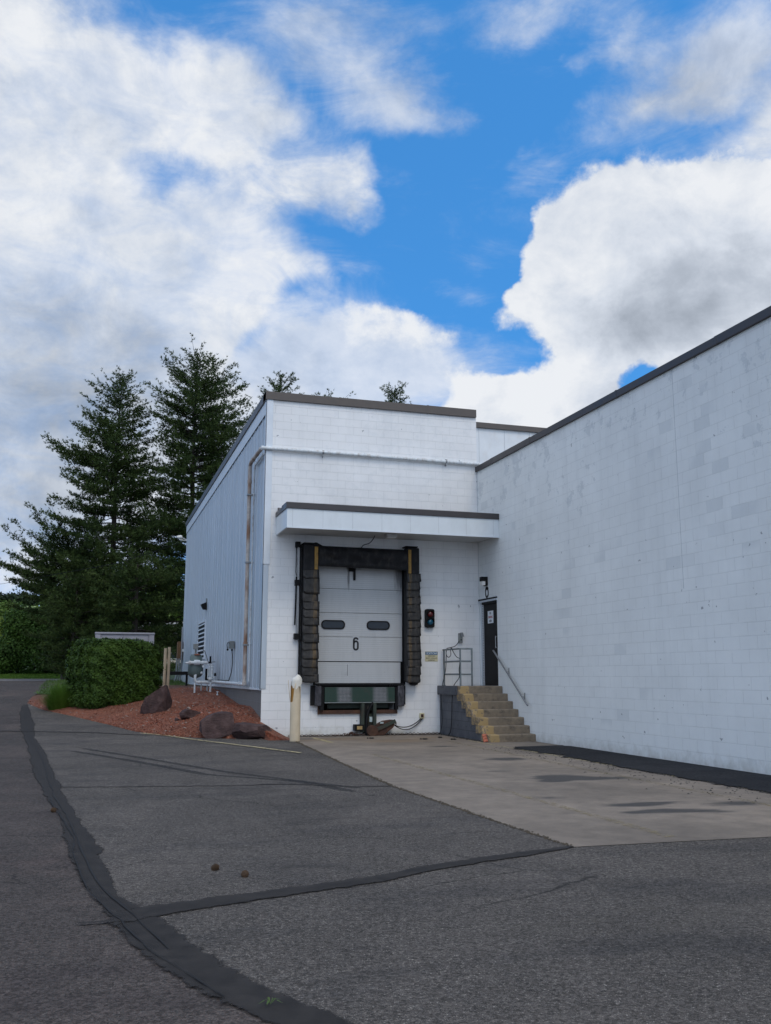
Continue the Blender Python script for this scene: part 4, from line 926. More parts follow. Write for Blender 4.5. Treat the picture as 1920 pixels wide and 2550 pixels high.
mb = MB(); mb.tube([(6.60, YF - .13, .80), (6.49, YF - .14, .62), (6.44, YF - .15, .42), (6.42, YF - .16, .2), (6.43, YF - .16, .03)], .035, 8); mb.box(6.38, 6.47, YF - .10, YF - .062, .08, .76); adopt(obj('guide_arm', mb, M['black'], smooth=True), VR)
mb = MB(); mb.box(6.126, 6.36, YF - .20, YF - .02, .13, .28); hb = adopt(obj('housing_box', mb, M['black'], bevel=.006), VR)
mb = MB(); mb.box(6.18, 6.31, YF - .215, YF - .202, .165, .245); adopt(obj('amber_lens', mb, worn('dirty_amber', (.35, .24, .10), .5, .3, 14)), hb)
mb = MB(); mb.lathe([(.02, -.30), (.135, -.30), (.14, -.28), (.14, -.22), (.12, -.2)], axis='y', base=(6.55, YF, .13), n=28); mb.lathe([(.03, -.315), (.03, -.295)], axis='y', base=(6.55, YF, .13), n=12); adopt(obj('roller', mb, M['rust'], smooth=True), VR)
mb = MB(); mb.prism([(6.62, .12), (6.66, .27), (6.85, .36), (7.04, .385), (7.10, .385), (7.13, .33), (7.12, .24), (7.08, .19), (6.95, .10), (6.86, .02), (6.66, .015)], 'y', YF - .24, YF - .06); adopt(obj('hook', mb, M['rust'], bevel=.012), VR)
mb = MB(); mb.prism([(6.60, .20), (6.75, .24), (7.05, .37), (7.12, .40), (7.16, .32), (7.155, .24), (7.12, .31), (6.85, .19), (6.62, .1)], 'y', YF - .28, YF - .245); adopt(obj('hook_plate', mb, M['green_rust'], bevel=.004), VR)
M['label'] = worn('label', (.35, .42, .42), .5, .2, 20)
for bb in ((6.50, 6.57, YF - .182, YF - .172, .34, .46), (6.74, 6.82, YF - .292, YF - .2815, .30, .34)):
    mb = MB(); mb.box(*bb); adopt(obj('label_plate', mb, M['label']), VR)
# outlet with twin cables to the restraint
OB = thing('conduit_box', 'small rusty conduit box low on the wall with two cables looping left', 'electrical box', (7.90, YF, .42))
mb = MB(); mb.box(7.84, 7.955, YF - .07, YF - .002, .40, .53); adopt(obj('box', mb, M['sign_cream'], bevel=.008), OB)
mb = MB(); mb.box(7.86, 7.93, YF - .078, YF - .071, .425, .505); adopt(obj('cover', mb, M['rust'], bevel=.004), OB)
def hang(a, b, sag, n=20, y=None):
    a, b = Vector(a), Vector(b)
    return [a.lerp(b, k / n) - Vector((0, 0, sag * 4 * (k / n) * (1 - k / n))) for k in range(n + 1)]
for x_, sg, r0 in ((7.875, .13, 0), (7.915, .19, .0)):
    mb = MB(); mb.tube(hang((7.12, YF - .16, .27), (x_, YF - .04, .40), sg), .011, 6); adopt(obj('cable', mb, M['black'], smooth=True), OB)
# chain on the ground along the wall
mb = MB(); rs = np.random.RandomState(8); x = 4.55; k = 0
def torus(mb, c, R_, r, ax, n=8, mm=5, el=1.5):
    c = Vector(c); e1, e2 = ax; e3 = e1.cross(e2); V = []; F = []
    for i in range(n):
        a = 2 * math.pi * i / n; d = e1 * (math.cos(a) * el) + e2 * math.sin(a); ctr = c + d * R_; dn = (e1 * math.cos(a) + e2 * math.sin(a)).normalized()
        for j in range(mm): b_ = 2 * math.pi * j / mm; V.append(ctr + dn * (r * math.cos(b_)) + e3 * (r * math.sin(b_)))
    for i in range(n):
        for j in range(mm): F.append((i * mm + j, ((i + 1) % n) * mm + j, ((i + 1) % n) * mm + (j + 1) % mm, i * mm + (j + 1) % mm))
    mb.add(V, F)
while x < 8.3:
    yy = YF - .14 + .025 * math.sin(x * 3) + rs.normal(0, .006); a = rs.normal(0, .25)
    e1 = Vector((math.cos(a), math.sin(a), 0)); e2 = Vector((-math.sin(a), math.cos(a), 0)) if k % 2 else Vector((0, 0, 1))
    torus(mb, (x, yy, .035 + rs.uniform(0, .012)), .021, .007, (e1, e2)); x += .05; k += 1
for q in range(26):
    a = rs.rand() * 6; e1 = Vector((math.cos(a), math.sin(a), 0)); torus(mb, (6.05 + rs.normal(0, .12), YF - .15 + rs.normal(0, .03), .04 + rs.rand() * .05), .021, .007, (e1, Vector((-math.sin(a), math.cos(a), 0)) if q % 2 else Vector((0, 0, 1))))
tag(obj('chain', mb, M['rust'], fixn=False, smooth=True), 'rusty chain lying along the foot of the white dock wall', 'chain')
# ------------------------------------------------------------------ signal light, signs, boxes
SG = thing('signal_light', 'black two lens signal light with red over blue green right of the dock seal', 'signal light', (8.11, YF, 2.64))
mb = MB(); mb.prism(rrect(7.995, 8.235, 2.645, 3.115, .05), 'y', YF - .10, YF - .003); adopt(obj('housing', mb, M['black'], bevel=.008), SG)
for z, cc, nm in ((2.985, (.10, .012, .012), 'red'), (2.79, (.01, .09, .15), 'teal')):
    mb = MB(); mb.lathe([(.0, -.155), (.03, -.152), (.055, -.14), (.075, -.12), (.08, -.101)], axis='y', base=(8.115, YF, z), n=24); adopt(obj('lens', mb, mat(nm + '_lens', color=cc, rough=.18, spec=.6), smooth=True), SG)['label'] = nm + ' lens'
    mb = MB(); ring = []
    for k in range(13):
        a = R(0 + 180 * k / 12); ring.append((8.115 + .092 * math.cos(a), z + .092 * math.sin(a)))
    inn = [(8.115 + .086 * math.cos(R(180 * k / 12)), z + .086 * math.sin(R(180 * k / 12))) for k in range(13)][::-1]
    mb.prism(ring + inn, 'y', YF - .18, YF - .1); adopt(obj('visor', mb, M['black']), SG)
NS = thing('notice_sign', 'mirror written blue and cream NOTICE sign low on the white wall', 'sign', (8.18, YF, 1.8))
mb = MB(); mb.prism(rrect(8.005, 8.345, 1.80, 2.05, .01, 3), 'y', YF - .008, YF - .002); adopt(obj('plate', mb, M['sign_cream']), NS)
mb = MB(); mb.box(8.012, 8.338, YF - .0105, YF - .0085, 1.965, 2.043); adopt(obj('heading_field', mb, M['ink_blue']), NS)
for (s_, z, h, w_, mm) in (('NOTICE', 2.004, .05, .28, 'ink_white'), ('DRIVERS', 1.935, .028, .19, 'ink_black'), ('CHOCK YOUR', 1.882, .03, .30, 'ink_black'), ('WHEELS', 1.832, .028, .18, 'ink_black')):
    adopt(text_obj('lettering', s_, M[mm], None, (8.175, YF - .0125, z), (1, 0, 0), (0, 0, 1), h, w_, .012, mirror=True, depth=.001), NS)
SW = thing('doorbell_box', 'grey weatherproof control box with tilted cover above the stair landing', 'control box', (8.96, YF, 2.28))
mb = MB(); mb.box(8.905, 9.005, YF - .07, YF - .003, 2.275, 2.52); adopt(obj('box', mb, M['grey_box'], bevel=.008), SW)
mb = MB(); mb.prism([(8.93, 2.535), (9.0, 2.535), (9.035, 2.43), (8.955, 2.43)], 'y', YF - .105, YF - .095); adopt(obj('cover', mb, M['galv']), SW)
mb = MB(); mb.lathe([(.018, -.082), (.018, -.07)], axis='y', base=(8.96, YF, 2.35), n=12); adopt(obj('button', mb, M['black']), SW)
def cable(name, pts, r, label, m='black'):
    # smooth the polyline
    P = [Vector(p) for p in pts]; out = []
    for i in range(len(P) - 1):
        p0 = P[max(i - 1, 0)]; p1 = P[i]; p2 = P[i + 1]; p3 = P[min(i + 2, len(P) - 1)]
        for k in range(6):
            t_ = k / 6; out.append(.5 * ((2 * p1) + (p2 - p0) * t_ + (2 * p0 - 5 * p1 + 4 * p2 - p3) * t_ ** 2 + (3 * p1 - p0 - 3 * p2 + p3) * t_ ** 3))
    out.append(P[-1]); mb = MB(); mb.tube(out, r, 6); return tag(obj(name, mb, M[m], smooth=True), label, 'cable')
cable('cable', [(8.91, YF - .06, 2.31), (8.82, YF - .15, 2.24), (8.70, YF - .25, 2.17), (8.55, 22.25, 2.13), (8.50, 22.15, 2.10), (8.46, 22.1, 1.98), (8.47, 21.98, 1.9), (8.49, 21.86, 1.95), (8.48, 21.85, 2.08), (8.45, 21.7, 2.12), (8.46, 21.6, 2.02), (8.46, 21.4, 1.9), (8.47, 21.2, 1.83), (8.43, 21.16, 1.6), (8.45, 21.22, 1.4), (8.36, 21.35, 1.2), (8.335, 21.4, .9), (8.34, 21.45, .5), (8.33, 21.5, .15), (8.30, 21.6, .02)], .009, 'thin dark cable draped from the control box over the guard rail and down')
cable('cable', [(8.47, 22.12, 1.95), (8.44, 22.1, 1.6), (8.36, 22.12, 1.22), (8.33, 22.14, .95), (8.35, 22.15, .6), (8.34, 22.13, .25), (8.30, 22.2, .02)], .009, 'thin dark cable hanging down the far end of the grey stair side')
cable('cable', [(6.53, 21.9, 4.87), (6.50, 22.0, 4.78), (6.44, 22.1, 4.70), (6.32, 22.2, 4.66), (6.28, 22.25, 4.60)], .011, 'short black cable dropping from the canopy to the seal header')
SO = thing('soffit_light', 'flat pale lamp box under the canopy soffit', 'lamp', (6.85, 21.6, 4.87))
mb = MB(); mb.box(6.72, 6.98, 21.5, 21.75, 4.79, 4.872); adopt(obj('housing', mb, M['soffit'], bevel=.01), SO)
mb = MB(); mb.box(6.74, 6.96, 21.52, 21.73, 4.78, 4.789); adopt(obj('lens', mb, M['white_plastic']), SO)
WL = thing('wall_lamp', 'small black wall lamp with white lens above the stair door number', 'lamp', (XR, 21.88, 3.7))
mb = MB(); mb.box(XR - .16, XR - .003, 21.80, 21.97, 3.82, 3.93); mb.box(XR - .06, XR - .003, 21.80, 21.97, 3.70, 3.82); adopt(obj('housing', mb, M['black'], bevel=.006), WL)
mb = MB(); mb.box(XR - .15, XR - .065, 21.815, 21.96, 3.715, 3.815); adopt(obj('lens', mb, M['white_plastic']), WL)
NK = thing('no_smoking_sign', 'white no smoking sign on the black stair door', 'sign', (XR, 21.74, 2.76))
mb = MB(); mb.box(XR + .022, XR + .028, 21.56, 21.90, 2.75, 3.06); adopt(obj('plate', mb, M['sign_white']), NK)
for (s_, z, w_, mm) in (('NO', 3.0, .09, 'ink_black'), ('SMOKING', 2.905, .26, 'ink_red'), ('AREA', 2.81, .16, 'ink_black')):
    adopt(text_obj('lettering', s_, M[mm], None, (XR + .0205, 21.73, z), (0, -1, 0), (0, 0, 1), .06, w_, .02, depth=.001), NK)
# boxes and lamps on the blue side
SB = thing('shoebox_lamp', 'dark box lamp high on the blue metal side above the louvre', 'lamp', (XL, 34.2, 3.8))
mb = MB(); mb.prism([(XL - .24, 3.98), (XL - .06, 4.06), (XL - .05, 3.80), (XL - .15, 3.80)], 'y', 34.0, 34.35); adopt(obj('housing', mb, M['black'], bevel=.01), SB)
mb = MB(); mb.box(XL - .06, XL - .024, 34.12, 34.22, 3.78, 4.2); adopt(obj('bracket', mb, M['grey_box']), SB)
EB = thing('junction_box', 'grey junction box with dangling dark cable on the blue metal side', 'electrical box', (XL, 27, 2.2))
mb = MB(); mb.box(XL - .17, XL - .024, 26.9, 27.12, 2.21, 2.42); adopt(obj('box', mb, M['grey_box'], bevel=.01), EB)
mb = MB(); mb.tube([(XL - .08, 27, 2.2), (XL - .08, 27, 2.14)], .025, 8); adopt(obj('fitting', mb, M['black']), EB)
mb = MB(); mb.tube([(XL - .16, 26.9, 2.36), (XL - .22, 26.9, 2.37), (XL - .24, 26.9, 2.30), (XL - .22, 26.89, 2.2)], .012, 6); adopt(obj('chain', mb, M['black']), EB)
mb = MB(); mb.lathe([(.03, -.02), (.03, .02)], axis='y', base=(XL - .22, 26.88, 2.17), n=10); adopt(obj('socket_cap', mb, M['black']), EB)
mb = MB(); mb.tube([(XL - .08, 27, 2.15), (XL - .06, 27, 2.0), (XL - .05, 27.02, 1.8), (XL - .06, 27.1, 1.55), (XL - .09, 27.4, 1.3), (XL - .1, 28.6, 1.31), (XL - .12, 29.6, 1.31)], .012, 6); adopt(obj('cable', mb, M['black'], smooth=True), EB)
BO = thing('meter_board', 'brown weathered board with grey conduits at the far corner', 'utility board', (3.8, 43.2, 1.1))
mb = MB(); mb.box(3.60, 3.84, 42.9, 43.3, 2.15, 2.95); adopt(obj('board', mb, M['wood'], bevel=.01), BO)
mb = MB()
for k, x_ in enumerate((3.58, 3.68, 3.78)):
    mb.tube([(x_, 42.8, 3.6 if k == 2 else 2.2), (x_, 42.8, 1.45), (x_ - .05, 42.8, 1.22), (x_ - .2, 42.8, 1.10), (x_ - .75, 42.8, 1.05 + .02 * k)], .035, 8)
adopt(obj('conduit', mb, M['galv'], smooth=True), BO)
mb = MB(); mb.box(3.80, 3.92, 42.7, 42.85, 2.5, 2.62); adopt(obj('white_box', mb, M['white_plastic']), BO)
FL = thing('flood_lamp', 'small white security lamp up at the far corner of the blue side', 'lamp', (3.75, 43.2, 7.6))
mb = MB(); mb.lathe([(.05, -.15), (.09, 0), (.07, .08)], axis='x', base=(3.55, 43.2, 7.72), n=12); mb.tube([(3.6, 43.2, 7.7), (3.85, 43.2, 7.6)], .02, 6); mb.tube([(3.5, 43.2, 7.6), (3.86, 43.2, 7.56)], .02, 6); adopt(obj('head', mb, M['white_plastic'], smooth=True), FL)
# ------------------------------------------------------------------ gas meter
GM = thing('gas_meter', 'grey green gas meter with white pipework standing in the red mulch', 'gas meter', (3.3, 30, .85))
def gobj(name, mb, m, **k): return adopt(obj(name, mb, M[m] if isinstance(m, str) else m, **k), GM)
gy = 30.0
mb = MB(); mb.lathe([(.04, 1.36), (.17, 1.42), (.235, 1.5), (.24, 1.8), (.2, 1.9), (.19, 2.03), (.15, 2.10), (.05, 2.12)], cx=3.11, cy=gy + .15, n=24); gobj('meter_body', mb, worn('meter_green', (.11, .15, .145), .55, .12, 5), smooth=True)
mb = MB(); mb.lathe([(.09, 2.075), (.10, 2.10), (.02, 2.125)], cx=3.13, cy=gy + .02, n=18); gobj('orange_disc', mb, worn('faded_orange', (.32, .11, .06), .6, .2))
mb = MB(); mb.tube([(2.77, gy - .1, 1.83), (2.86, gy - .1, 1.84)], .03, 10); mb.tube([(2.86, gy - .1, 1.845), (3.46, gy - .1, 1.845)], .05, 14); mb.lathe([(.08, -.09), (.085, 0), (.08, .09)], axis='x', base=(3.12, gy - .1, 1.85), n=16)
for x_ in (2.9, 3.28): mb.lathe([(.06, -.03), (.06, .03)], axis='x', base=(x_, gy - .1, 1.845), n=14)
gobj('upper_pipe', mb, 'white_pipe', smooth=True)
mb = MB(); mb.tube([(3.32, gy, 1.53), (3.2, gy, 1.53), (3.12, gy - .02, 1.51), (3.085, gy - .04, 1.44), (3.08, gy - .05, 1.30), (3.12, gy - .06, 1.25), (3.25, gy - .06, 1.245), (3.62, gy - .06, 1.245)], .045, 12)
for x_ in (3.2, 3.4, 3.5): mb.lathe([(.055, -.03), (.055, .03)], axis='x', base=(x_, gy - .06, 1.245), n=12)
gobj('lower_pipe', mb, 'white_pipe', smooth=True)
for (x_, y_, z1, r_) in ((3.08, gy - .06, 1.22, .03), (3.56, gy - .12, 1.24, .032), (3.50, gy + .25, 1.2, .02), (3.33, gy + .4, 1.2, .02)):
    mb = MB(); mb.tube([(x_, y_, z1), (x_, y_, mulch_z(x_, y_) - .05)], r_, 10); gobj('leg', mb, 'white_pipe', smooth=True)
mb = MB(); mb.tube([(3.46, gy - .1, 1.85), (3.54, gy - .1, 1.82), (3.585, gy - .1, 1.74), (3.585, gy - .1, 1.28)], .036, 10)
for z in (1.72, 1.62, 1.55, 1.42, 1.36): mb.lathe([(.056, -.014), (.056, .014)], base=(3.585, gy - .1, z), n=12)
mb.tube([(3.5, gy - .12, 1.84), (3.5, gy - .12, 1.44)], .02, 8); mb.tube([(3.44, gy - .12, 1.78), (3.6, gy - .12, 1.78)], .018, 8); mb.tube([(3.46, gy - .16, 1.7), (3.46, gy - .16, 1.35)], .014, 8)
mb.lathe([(.05, -.05), (.06, 0), (.05, .05)], axis='x', base=(3.53, gy - .15, 1.34), n=12); mb.lathe([(.02, 0), (.045, .02), (.045, .05)], base=(3.65, gy - .1, 1.36), n=12); mb.lathe([(.035, -.03), (.035, .03)], axis='y', base=(3.30, gy - .2, 1.73), n=12)
gobj('riser', mb, 'white_pipe', smooth=True)
mb = MB(); mb.box(3.47, 3.56, gy - .17, gy - .08, 1.83, 1.87); mb.tube([(3.44, gy - .1, 1.86), (3.69, gy - .1, 1.87)], .012, 6); mb.lathe([(.09, 2.0 - 1.93), (.09, .075)], axis='z', base=(3.51, gy - .1, 1.80), n=16); mb.tube([(3.55, gy + .05, 1.86), (3.55, gy + .05, 2.05)], .028, 8); mb.box(3.40, 3.50, gy - .04, gy + .04, 1.30, 1.66); mb.lathe([(.05, -.03), (.05, .03)], axis='x', base=(3.70, gy - .05, 1.48), n=12)
gobj('regulator', mb, 'black')
mb = MB(); mb.box(3.0, 3.15, gy - .05, gy + .08, 2.26, 2.43); mb.tube([(3.08, gy, 2.27), (3.08, gy + .02, 2.1)], .03, 8); gobj('telemetry_box', mb, 'grey_box', bevel=.008)
mb = MB(); mb.tube([(3.14, gy, 2.32), (3.25, gy, 2.3), (3.36, gy, 2.2), (3.42, gy, 2.05), (3.46, gy - .08, 1.88)], .010, 6); gobj('cable', mb, 'black', smooth=True)
ST = thing('valve_stub', 'short white capped valve stub beside the meter pipework', 'valve', (3.72, 28.9, .75))
mb = MB(); mb.tube([(3.66, 28.9, .70), (3.66, 28.9, .90)], .028, 10); adopt(obj('pipe', mb, M['white_pipe'], smooth=True), ST); mb = MB(); mb.lathe([(.015, .90), (.015, .95), (.035, .955), (.035, .975)], cx=3.66, cy=28.9, n=10); adopt(obj('cap', mb, M['white_pipe']), ST)
# guard posts and bar
for k, (x_, zt) in enumerate(((2.36, 2.37), (2.49, 2.41))):
    mb = MB(); mb.tube([(0, 0, 0), (.01, 0, zt - .9)], .052, 10)
    o = obj('guard_post', mb, worn('tan_post', (.42, .34, .24), .8, .12, 5), loc=(x_, 33 + k * .05, .90), smooth=True); tag(o, ('shorter' if k == 0 else 'taller') + ' of the two slim tan posts right of the clipped hedge', 'post', 'tan posts beside the hedge')
GB = thing('guard_rail', 'black horizontal rail on two posts behind the gas meter', 'rail', (3.1, 36, .95))
mb = MB(); mb.box(2.55, 3.50, 35.9, 36.0, 1.47, 1.60); adopt(obj('rail', mb, M['black'], bevel=.01), GB)
for x_ in (2.62, 3.40): mb = MB(); mb.tube([(x_, 36.05, .9), (x_, 36.05, 1.55)], .04, 8); adopt(obj('post', mb, M['black']), GB)
# utility cabinet
UC = thing('utility_cabinet', 'large lilac grey steel cabinet behind the clipped hedge', 'cabinet', (1.19, 39.5, 1.0))
M['cab'] = worn('cabinet_paint', (.30, .30, .34), .5, .08, 3)
mb = MB(); mb.box(.06, 2.32, 39.05, 40.5, 1.0, 3.08); adopt(obj('body', mb, M['cab']), UC)
mb = MB(); mb.box(.03, 2.35, 38.97, 40.55, 3.082, 3.15); adopt(obj('top', mb, M['cab'], bevel=.01), UC)
mb = MB(); mb.box(.05, .25, 39.0, 39.048, 1.0, 3.08); mb.box(2.13, 2.33, 39.0, 39.048, 1.0, 3.08); mb.box(1.15, 1.21, 39.01, 39.048, 1.0, 3.08); adopt(obj('frame', mb, M['cab']), UC)
for x0, x1 in ((.27, 1.13), (1.23, 2.11)):
    mb = MB(); mb.box(x0, x1, 39.03, 39.049, 1.1, 3.04); adopt(obj('door', mb, M['cab'], bevel=.006), UC)

# ------------------------------------------------------------------ stairs
SX = 8.345; RH = 1.2 / 7
ST_ = thing('concrete_stairs', 'seven worn concrete steps with yellow painted left ends up to the stair door', 'stairs', (8.9, 20.3, 0))
def step_b(t, p):
    v = t.obj(); x, y, z = t.sep(v)
    n = t.noise(v, 7, 7, .65); f = t.noise(v, 60, 4, .6)
    c = t.mix(t.mapr(n, .35, .7), (.25, .195, .135), (.16, .13, .098))
    dk = t.noise(t.mapping(v, scale=(1, 1, 1.6)), 4.5, 8, .7)
    c = t.mix(t.mapr(dk, .52, .68, 0, .75), c, (.045, .04, .036))
    edge = t.math('ADD', x, t.math('MULTIPLY', t.math('SUBTRACT', t.noise(v, 6, 6, .6), .5), .12))
    yel = t.mapr(edge, 8.605, 8.625, 1, 0)
    chip = t.mapr(t.math('ADD', t.noise(v, 13, 6, .6), t.mapr(x, 8.34, 8.5, .16, 0)), .60, .64, 1, 0)
    c = t.mix(t.math('MULTIPLY', t.math('MULTIPLY', yel, chip), .92), c, (.38, .27, .125))
    t.put(p.inputs['Base Color'], c); p.inputs['Roughness'].default_value = .9
    t.put(p.inputs['Normal'], t.bump(t.math('ADD', f, n), .5, .012))
M['step'] = mat('worn_step', step_b)
def side_b(t, p):
    v = t.obj(); x, y, z = t.sep(v)
    br = t.n.new('ShaderNodeTexBrick'); t.put(br.inputs['Vector'], t.comb(y, t.math('ADD', z, t.math('MULTIPLY', t.noise(v, 3, 4), .02)), 0.0)); br.inputs['Scale'].default_value = 1
    br.inputs['Mortar Size'].default_value = .006; br.inputs['Brick Width'].default_value = .4064; br.inputs['Row Height'].default_value = .2032
    n = t.noise(v, 3, 7, .65)
    c = t.mix(t.mapr(n, .35, .7), (.062, .070, .088), (.11, .118, .135))
    c = t.mix(t.math('MULTIPLY', br.outputs['Fac'], .7), c, (.02, .02, .025))
    c = t.mix(t.mapr(t.noise(v, 8, 5, .6), .64, .68, 0, .8), c, (.03, .03, .034))
    t.put(p.inputs['Base Color'], c); p.inputs['Roughness'].default_value = .65
    t.put(p.inputs['Normal'], t.bump(t.math('SUBTRACT', t.noise(v, 50, 4, .6), t.math('MULTIPLY', br.outputs['Fac'], 1.2)), .5, .01))
M['stair_side'] = mat('grey_painted_side', side_b)
rs = np.random.RandomState(14)
for i in range(7):
    y0 = 19.30 + .288 * i; y1 = y0 + .40 if i < 6 else YF - .003; z0 = RH * i - (.0 if i == 0 else .0); z1 = RH * (i + 1)
    bm = bmesh.new(); x0, x1 = SX, XR - .003
    # grid block, so the left nosing can crumble
    nx = 28; pts = []
    ring = lambda x: [(x, y0, z0 + .001), (x, y0, z1 - .02), (x, y0 + .02, z1), (x, y1, z1), (x, y1, z0 + .001)]
    V = []; 
    for k in range(nx + 1):
        x = x0 + (x1 - x0) * (k / nx)
        for j, q in enumerate(ring(x)):
            q = Vector(q)
            if j in (1, 2):
                q.y += abs(mnoise.noise(Vector((x * 9, i * 3.1, j)))) * .012
                q.z -= abs(mnoise.noise(Vector((x * 7, i * 5.3, j + 5)))) * .010
                if k < 3 and i in (1, 3, 4): q.y += .05 * (3 - k) / 3 * (1 + rs.rand()); q.z -= .035 * (3 - k) / 3 * rs.rand()
            if k == 0: q.x += abs(mnoise.noise(Vector((q.y * 12, q.z * 12, i)))) * .03
            V.append(q)
    F = [(k * 5 + j, k * 5 + j + 1, (k + 1) * 5 + j + 1, (k + 1) * 5 + j) for k in range(nx) for j in range(4)] + [(0, 1, 2, 3, 4), tuple(nx * 5 + j for j in (4, 3, 2, 1, 0))] + [(k * 5 + 4, k * 5, (k + 1) * 5, (k + 1) * 5 + 4) for k in range(nx)]
    mb = MB(); mb.add(V, F); adopt(obj('step' if i < 6 else 'landing', mb, M['step']), ST_)
mb = MB()
prof = [(19.42, -.05), (19.36, .02)]
for i in range(6):
    y0 = 19.30 + .288 * i; prof += [(y0 + .13, RH * (i + 1) - .10 + rs.uniform(-.02, .02)), (y0 + .27, RH * (i + 1) - .05 + rs.uniform(-.02, .02))]
prof += [(21.05, .99), (YF - .003, .99), (YF - .003, -.05)]
mb.prism(prof, 'x', SX + .045, SX + .12); adopt(obj('side_wall', mb, M['stair_side']), ST_)
mb = MB(); P = [(21.10, .985), (21.08, 1.19)]
top = [(y, 1.203 + .006 * mnoise.noise(Vector((y * 8, 0, 0)))) for y in np.linspace(21.1, YF - .003, 14)]
bot = [(y, .985 + .006 * mnoise.noise(Vector((y * 9, 4, 0)))) for y in np.linspace(YF - .003, 21.1, 14)]
mb.prism(top + bot, 'x', SX - .02, SX + .12); adopt(obj('slab_edge', mb, M['stair_side'], bevel=.006), ST_)
# guard rail on the landing
GR = thing('guard_railing', 'grey pipe guard railing at the left edge of the stair landing', 'railing', (8.47, 21.8, 1.2))
for (x_, y_) in ((8.47, 22.28), (8.47, 21.18), (8.77, 21.18)):
    mb = MB(); mb.tube([(x_, y_, 1.19), (x_, y_, 2.09)], .022, 10); mb.lathe([(.045, 1.2), (.045, 1.212)], cx=x_, cy=y_, n=12); adopt(obj('post', mb, M['rail_paint'], smooth=True), GR)
for z in (2.09, 1.79, 1.48):
    e = .06 if z == 2.09 else 0
    mb = MB(); mb.tube([(8.47, 22.28 + e, z), (8.47, 21.18, z), (8.77 + e * .3, 21.18, z)], .022, 10); adopt(obj('rail', mb, M['rail_paint'], smooth=True), GR)
# handrail on the wing wall
HR = thing('handrail', 'sloping galvanised handrail bracketed to the blue white wing wall', 'handrail', (XR, 20.4, 1.4))
hx = XR - .09
mb = MB(); mb.tube([(hx, 21.34, 2.06), (hx, 19.50, .79)], .021, 12); adopt(obj('rail', mb, M['galv'], smooth=True), HR)
for y_, z_ in ((20.63, 1.57), (19.80, 1.0)):
    mb = MB(); mb.tube([(hx, y_, z_), (hx + .03, y_, z_ - .03), (XR - .015, y_, z_ - .03)], .010, 8); mb.box(XR - .014, XR - .003, y_ - .016, y_ + .016, z_ - .12, z_ + .06); adopt(obj('bracket', mb, M['galv'], smooth=True), HR)
# orange ridged block at the stair foot
mb = MB(); prof = [(0, 0), (.20, 0), (.205, .03)]
for k in range(6): prof += [(.20 - .012, .03 + k * .02 + .008), (.20, .03 + k * .02 + .018)]
V = []; nxx = 14
for k in range(nxx + 1):
    for j in range(9):
        x = k / nxx * .215; q = j / 8; V.append((x, -.10 + .10 * q + .010 * math.sin(q * 32 + x * 18), .165 * q + .008 * math.sin(x * 25)))
n9 = 9; o_ = len(V); mb.add(V, [(k * n9 + j, (k + 1) * n9 + j, (k + 1) * n9 + j + 1, k * n9 + j + 1) for k in range(nxx) for j in range(8)])
o = obj('wheel_chock', mb, worn('orange_rubber', (.42, .13, .075), .7, .15, 20), loc=(8.26, 19.42, .012), fixn=False); s_ = o.modifiers.new('thick', 'SOLIDIFY'); s_.thickness = .03
tag(o, 'orange ridged block leaning at the foot of the concrete steps', 'wheel chock')
# ------------------------------------------------------------------ bollard with torn sleeve
BX, BY, BR = 4.365, 20.80, .115
BL = thing('bollard', 'cream bollard with a torn plastic sleeve showing amber foam at its top', 'bollard', (BX, BY, 0))
M['cream'] = worn('cream_sleeve', (.62, .52, .37), .42, .06, 5, bump=.08, dirt=(.32, .26, .18), dirt_amt=.35, dscale=5)
M['amber'] = worn('amber_foam', (.30, .15, .025), .8, .3, 18, bump=.6)
n = 40; V = []; rows = 30
def ztop(a):      # a: 0 = facing right, 270 = towards the camera
    d = math.degrees(a) % 360
    pts = [(0, 1.31), (90, 1.34), (150, 1.32), (176, 1.0), (188, .86), (222, .86), (236, 1.02), (246, 1.28), (285, 1.27), (296, 1.29), (300, 1.0), (306, 1.0), (312, 1.30), (340, 1.33), (360, 1.31)]
    return float(np.interp(d, [p[0] for p in pts], [p[1] for p in pts]))
for j in range(rows + 1):
    for k in range(n):
        a = 2 * math.pi * k / n; z = ztop(a) * j / rows; r = BR * (1 + .012 * math.sin(a * 3)); V.append((BX + r * math.cos(a), BY + r * math.sin(a), z))
mb = MB(); mb.add(V, [(j * n + k, j * n + (k + 1) % n, (j + 1) * n + (k + 1) % n, (j + 1) * n + k) for j in range(rows) for k in range(n)])
sv = adopt(obj('sleeve', mb, M['cream'], smooth=True, fixn=False), BL); sd = sv.modifiers.new('thick', 'SOLIDIFY'); sd.thickness = .006
mb = MB(); mb.lathe([(.10, 0), (.10, 1.27), (.09, 1.3), (.02, 1.31)], cx=BX, cy=BY, n=28); adopt(obj('foam_core', mb, M['amber'], smooth=True), BL)
# cap: lopsided dome
mb = MB(); V = []; 
for j in range(11):
    q = j / 10
    for k in range(n):
        a = 2 * math.pi * k / n; r = BR * 1.06 * math.cos(q * math.pi / 2 * .97); z = 1.30 + .15 * math.sin(q * math.pi / 2) + .02 * math.cos(a)
        if j == 0: z -= .06 + .05 * mnoise.noise(Vector((math.cos(a) * 2, math.sin(a) * 2, 0))) + .06 * (1 if 210 < math.degrees(a) < 300 else 0)
        V.append((BX + .02 + r * math.cos(a), BY + r * math.sin(a), z))
mb.add(V, [(j * n + k, j * n + (k + 1) % n, (j + 1) * n + (k + 1) % n, (j + 1) * n + k) for j in range(10) for k in range(n)]); mb.f.append(tuple(10 * n + k for k in range(n)))
adopt(obj('cap', mb, worn('white_cap', (.70, .68, .62), .5, .08, 8, dirt=(.4, .33, .22), dirt_amt=.5), smooth=True), BL)
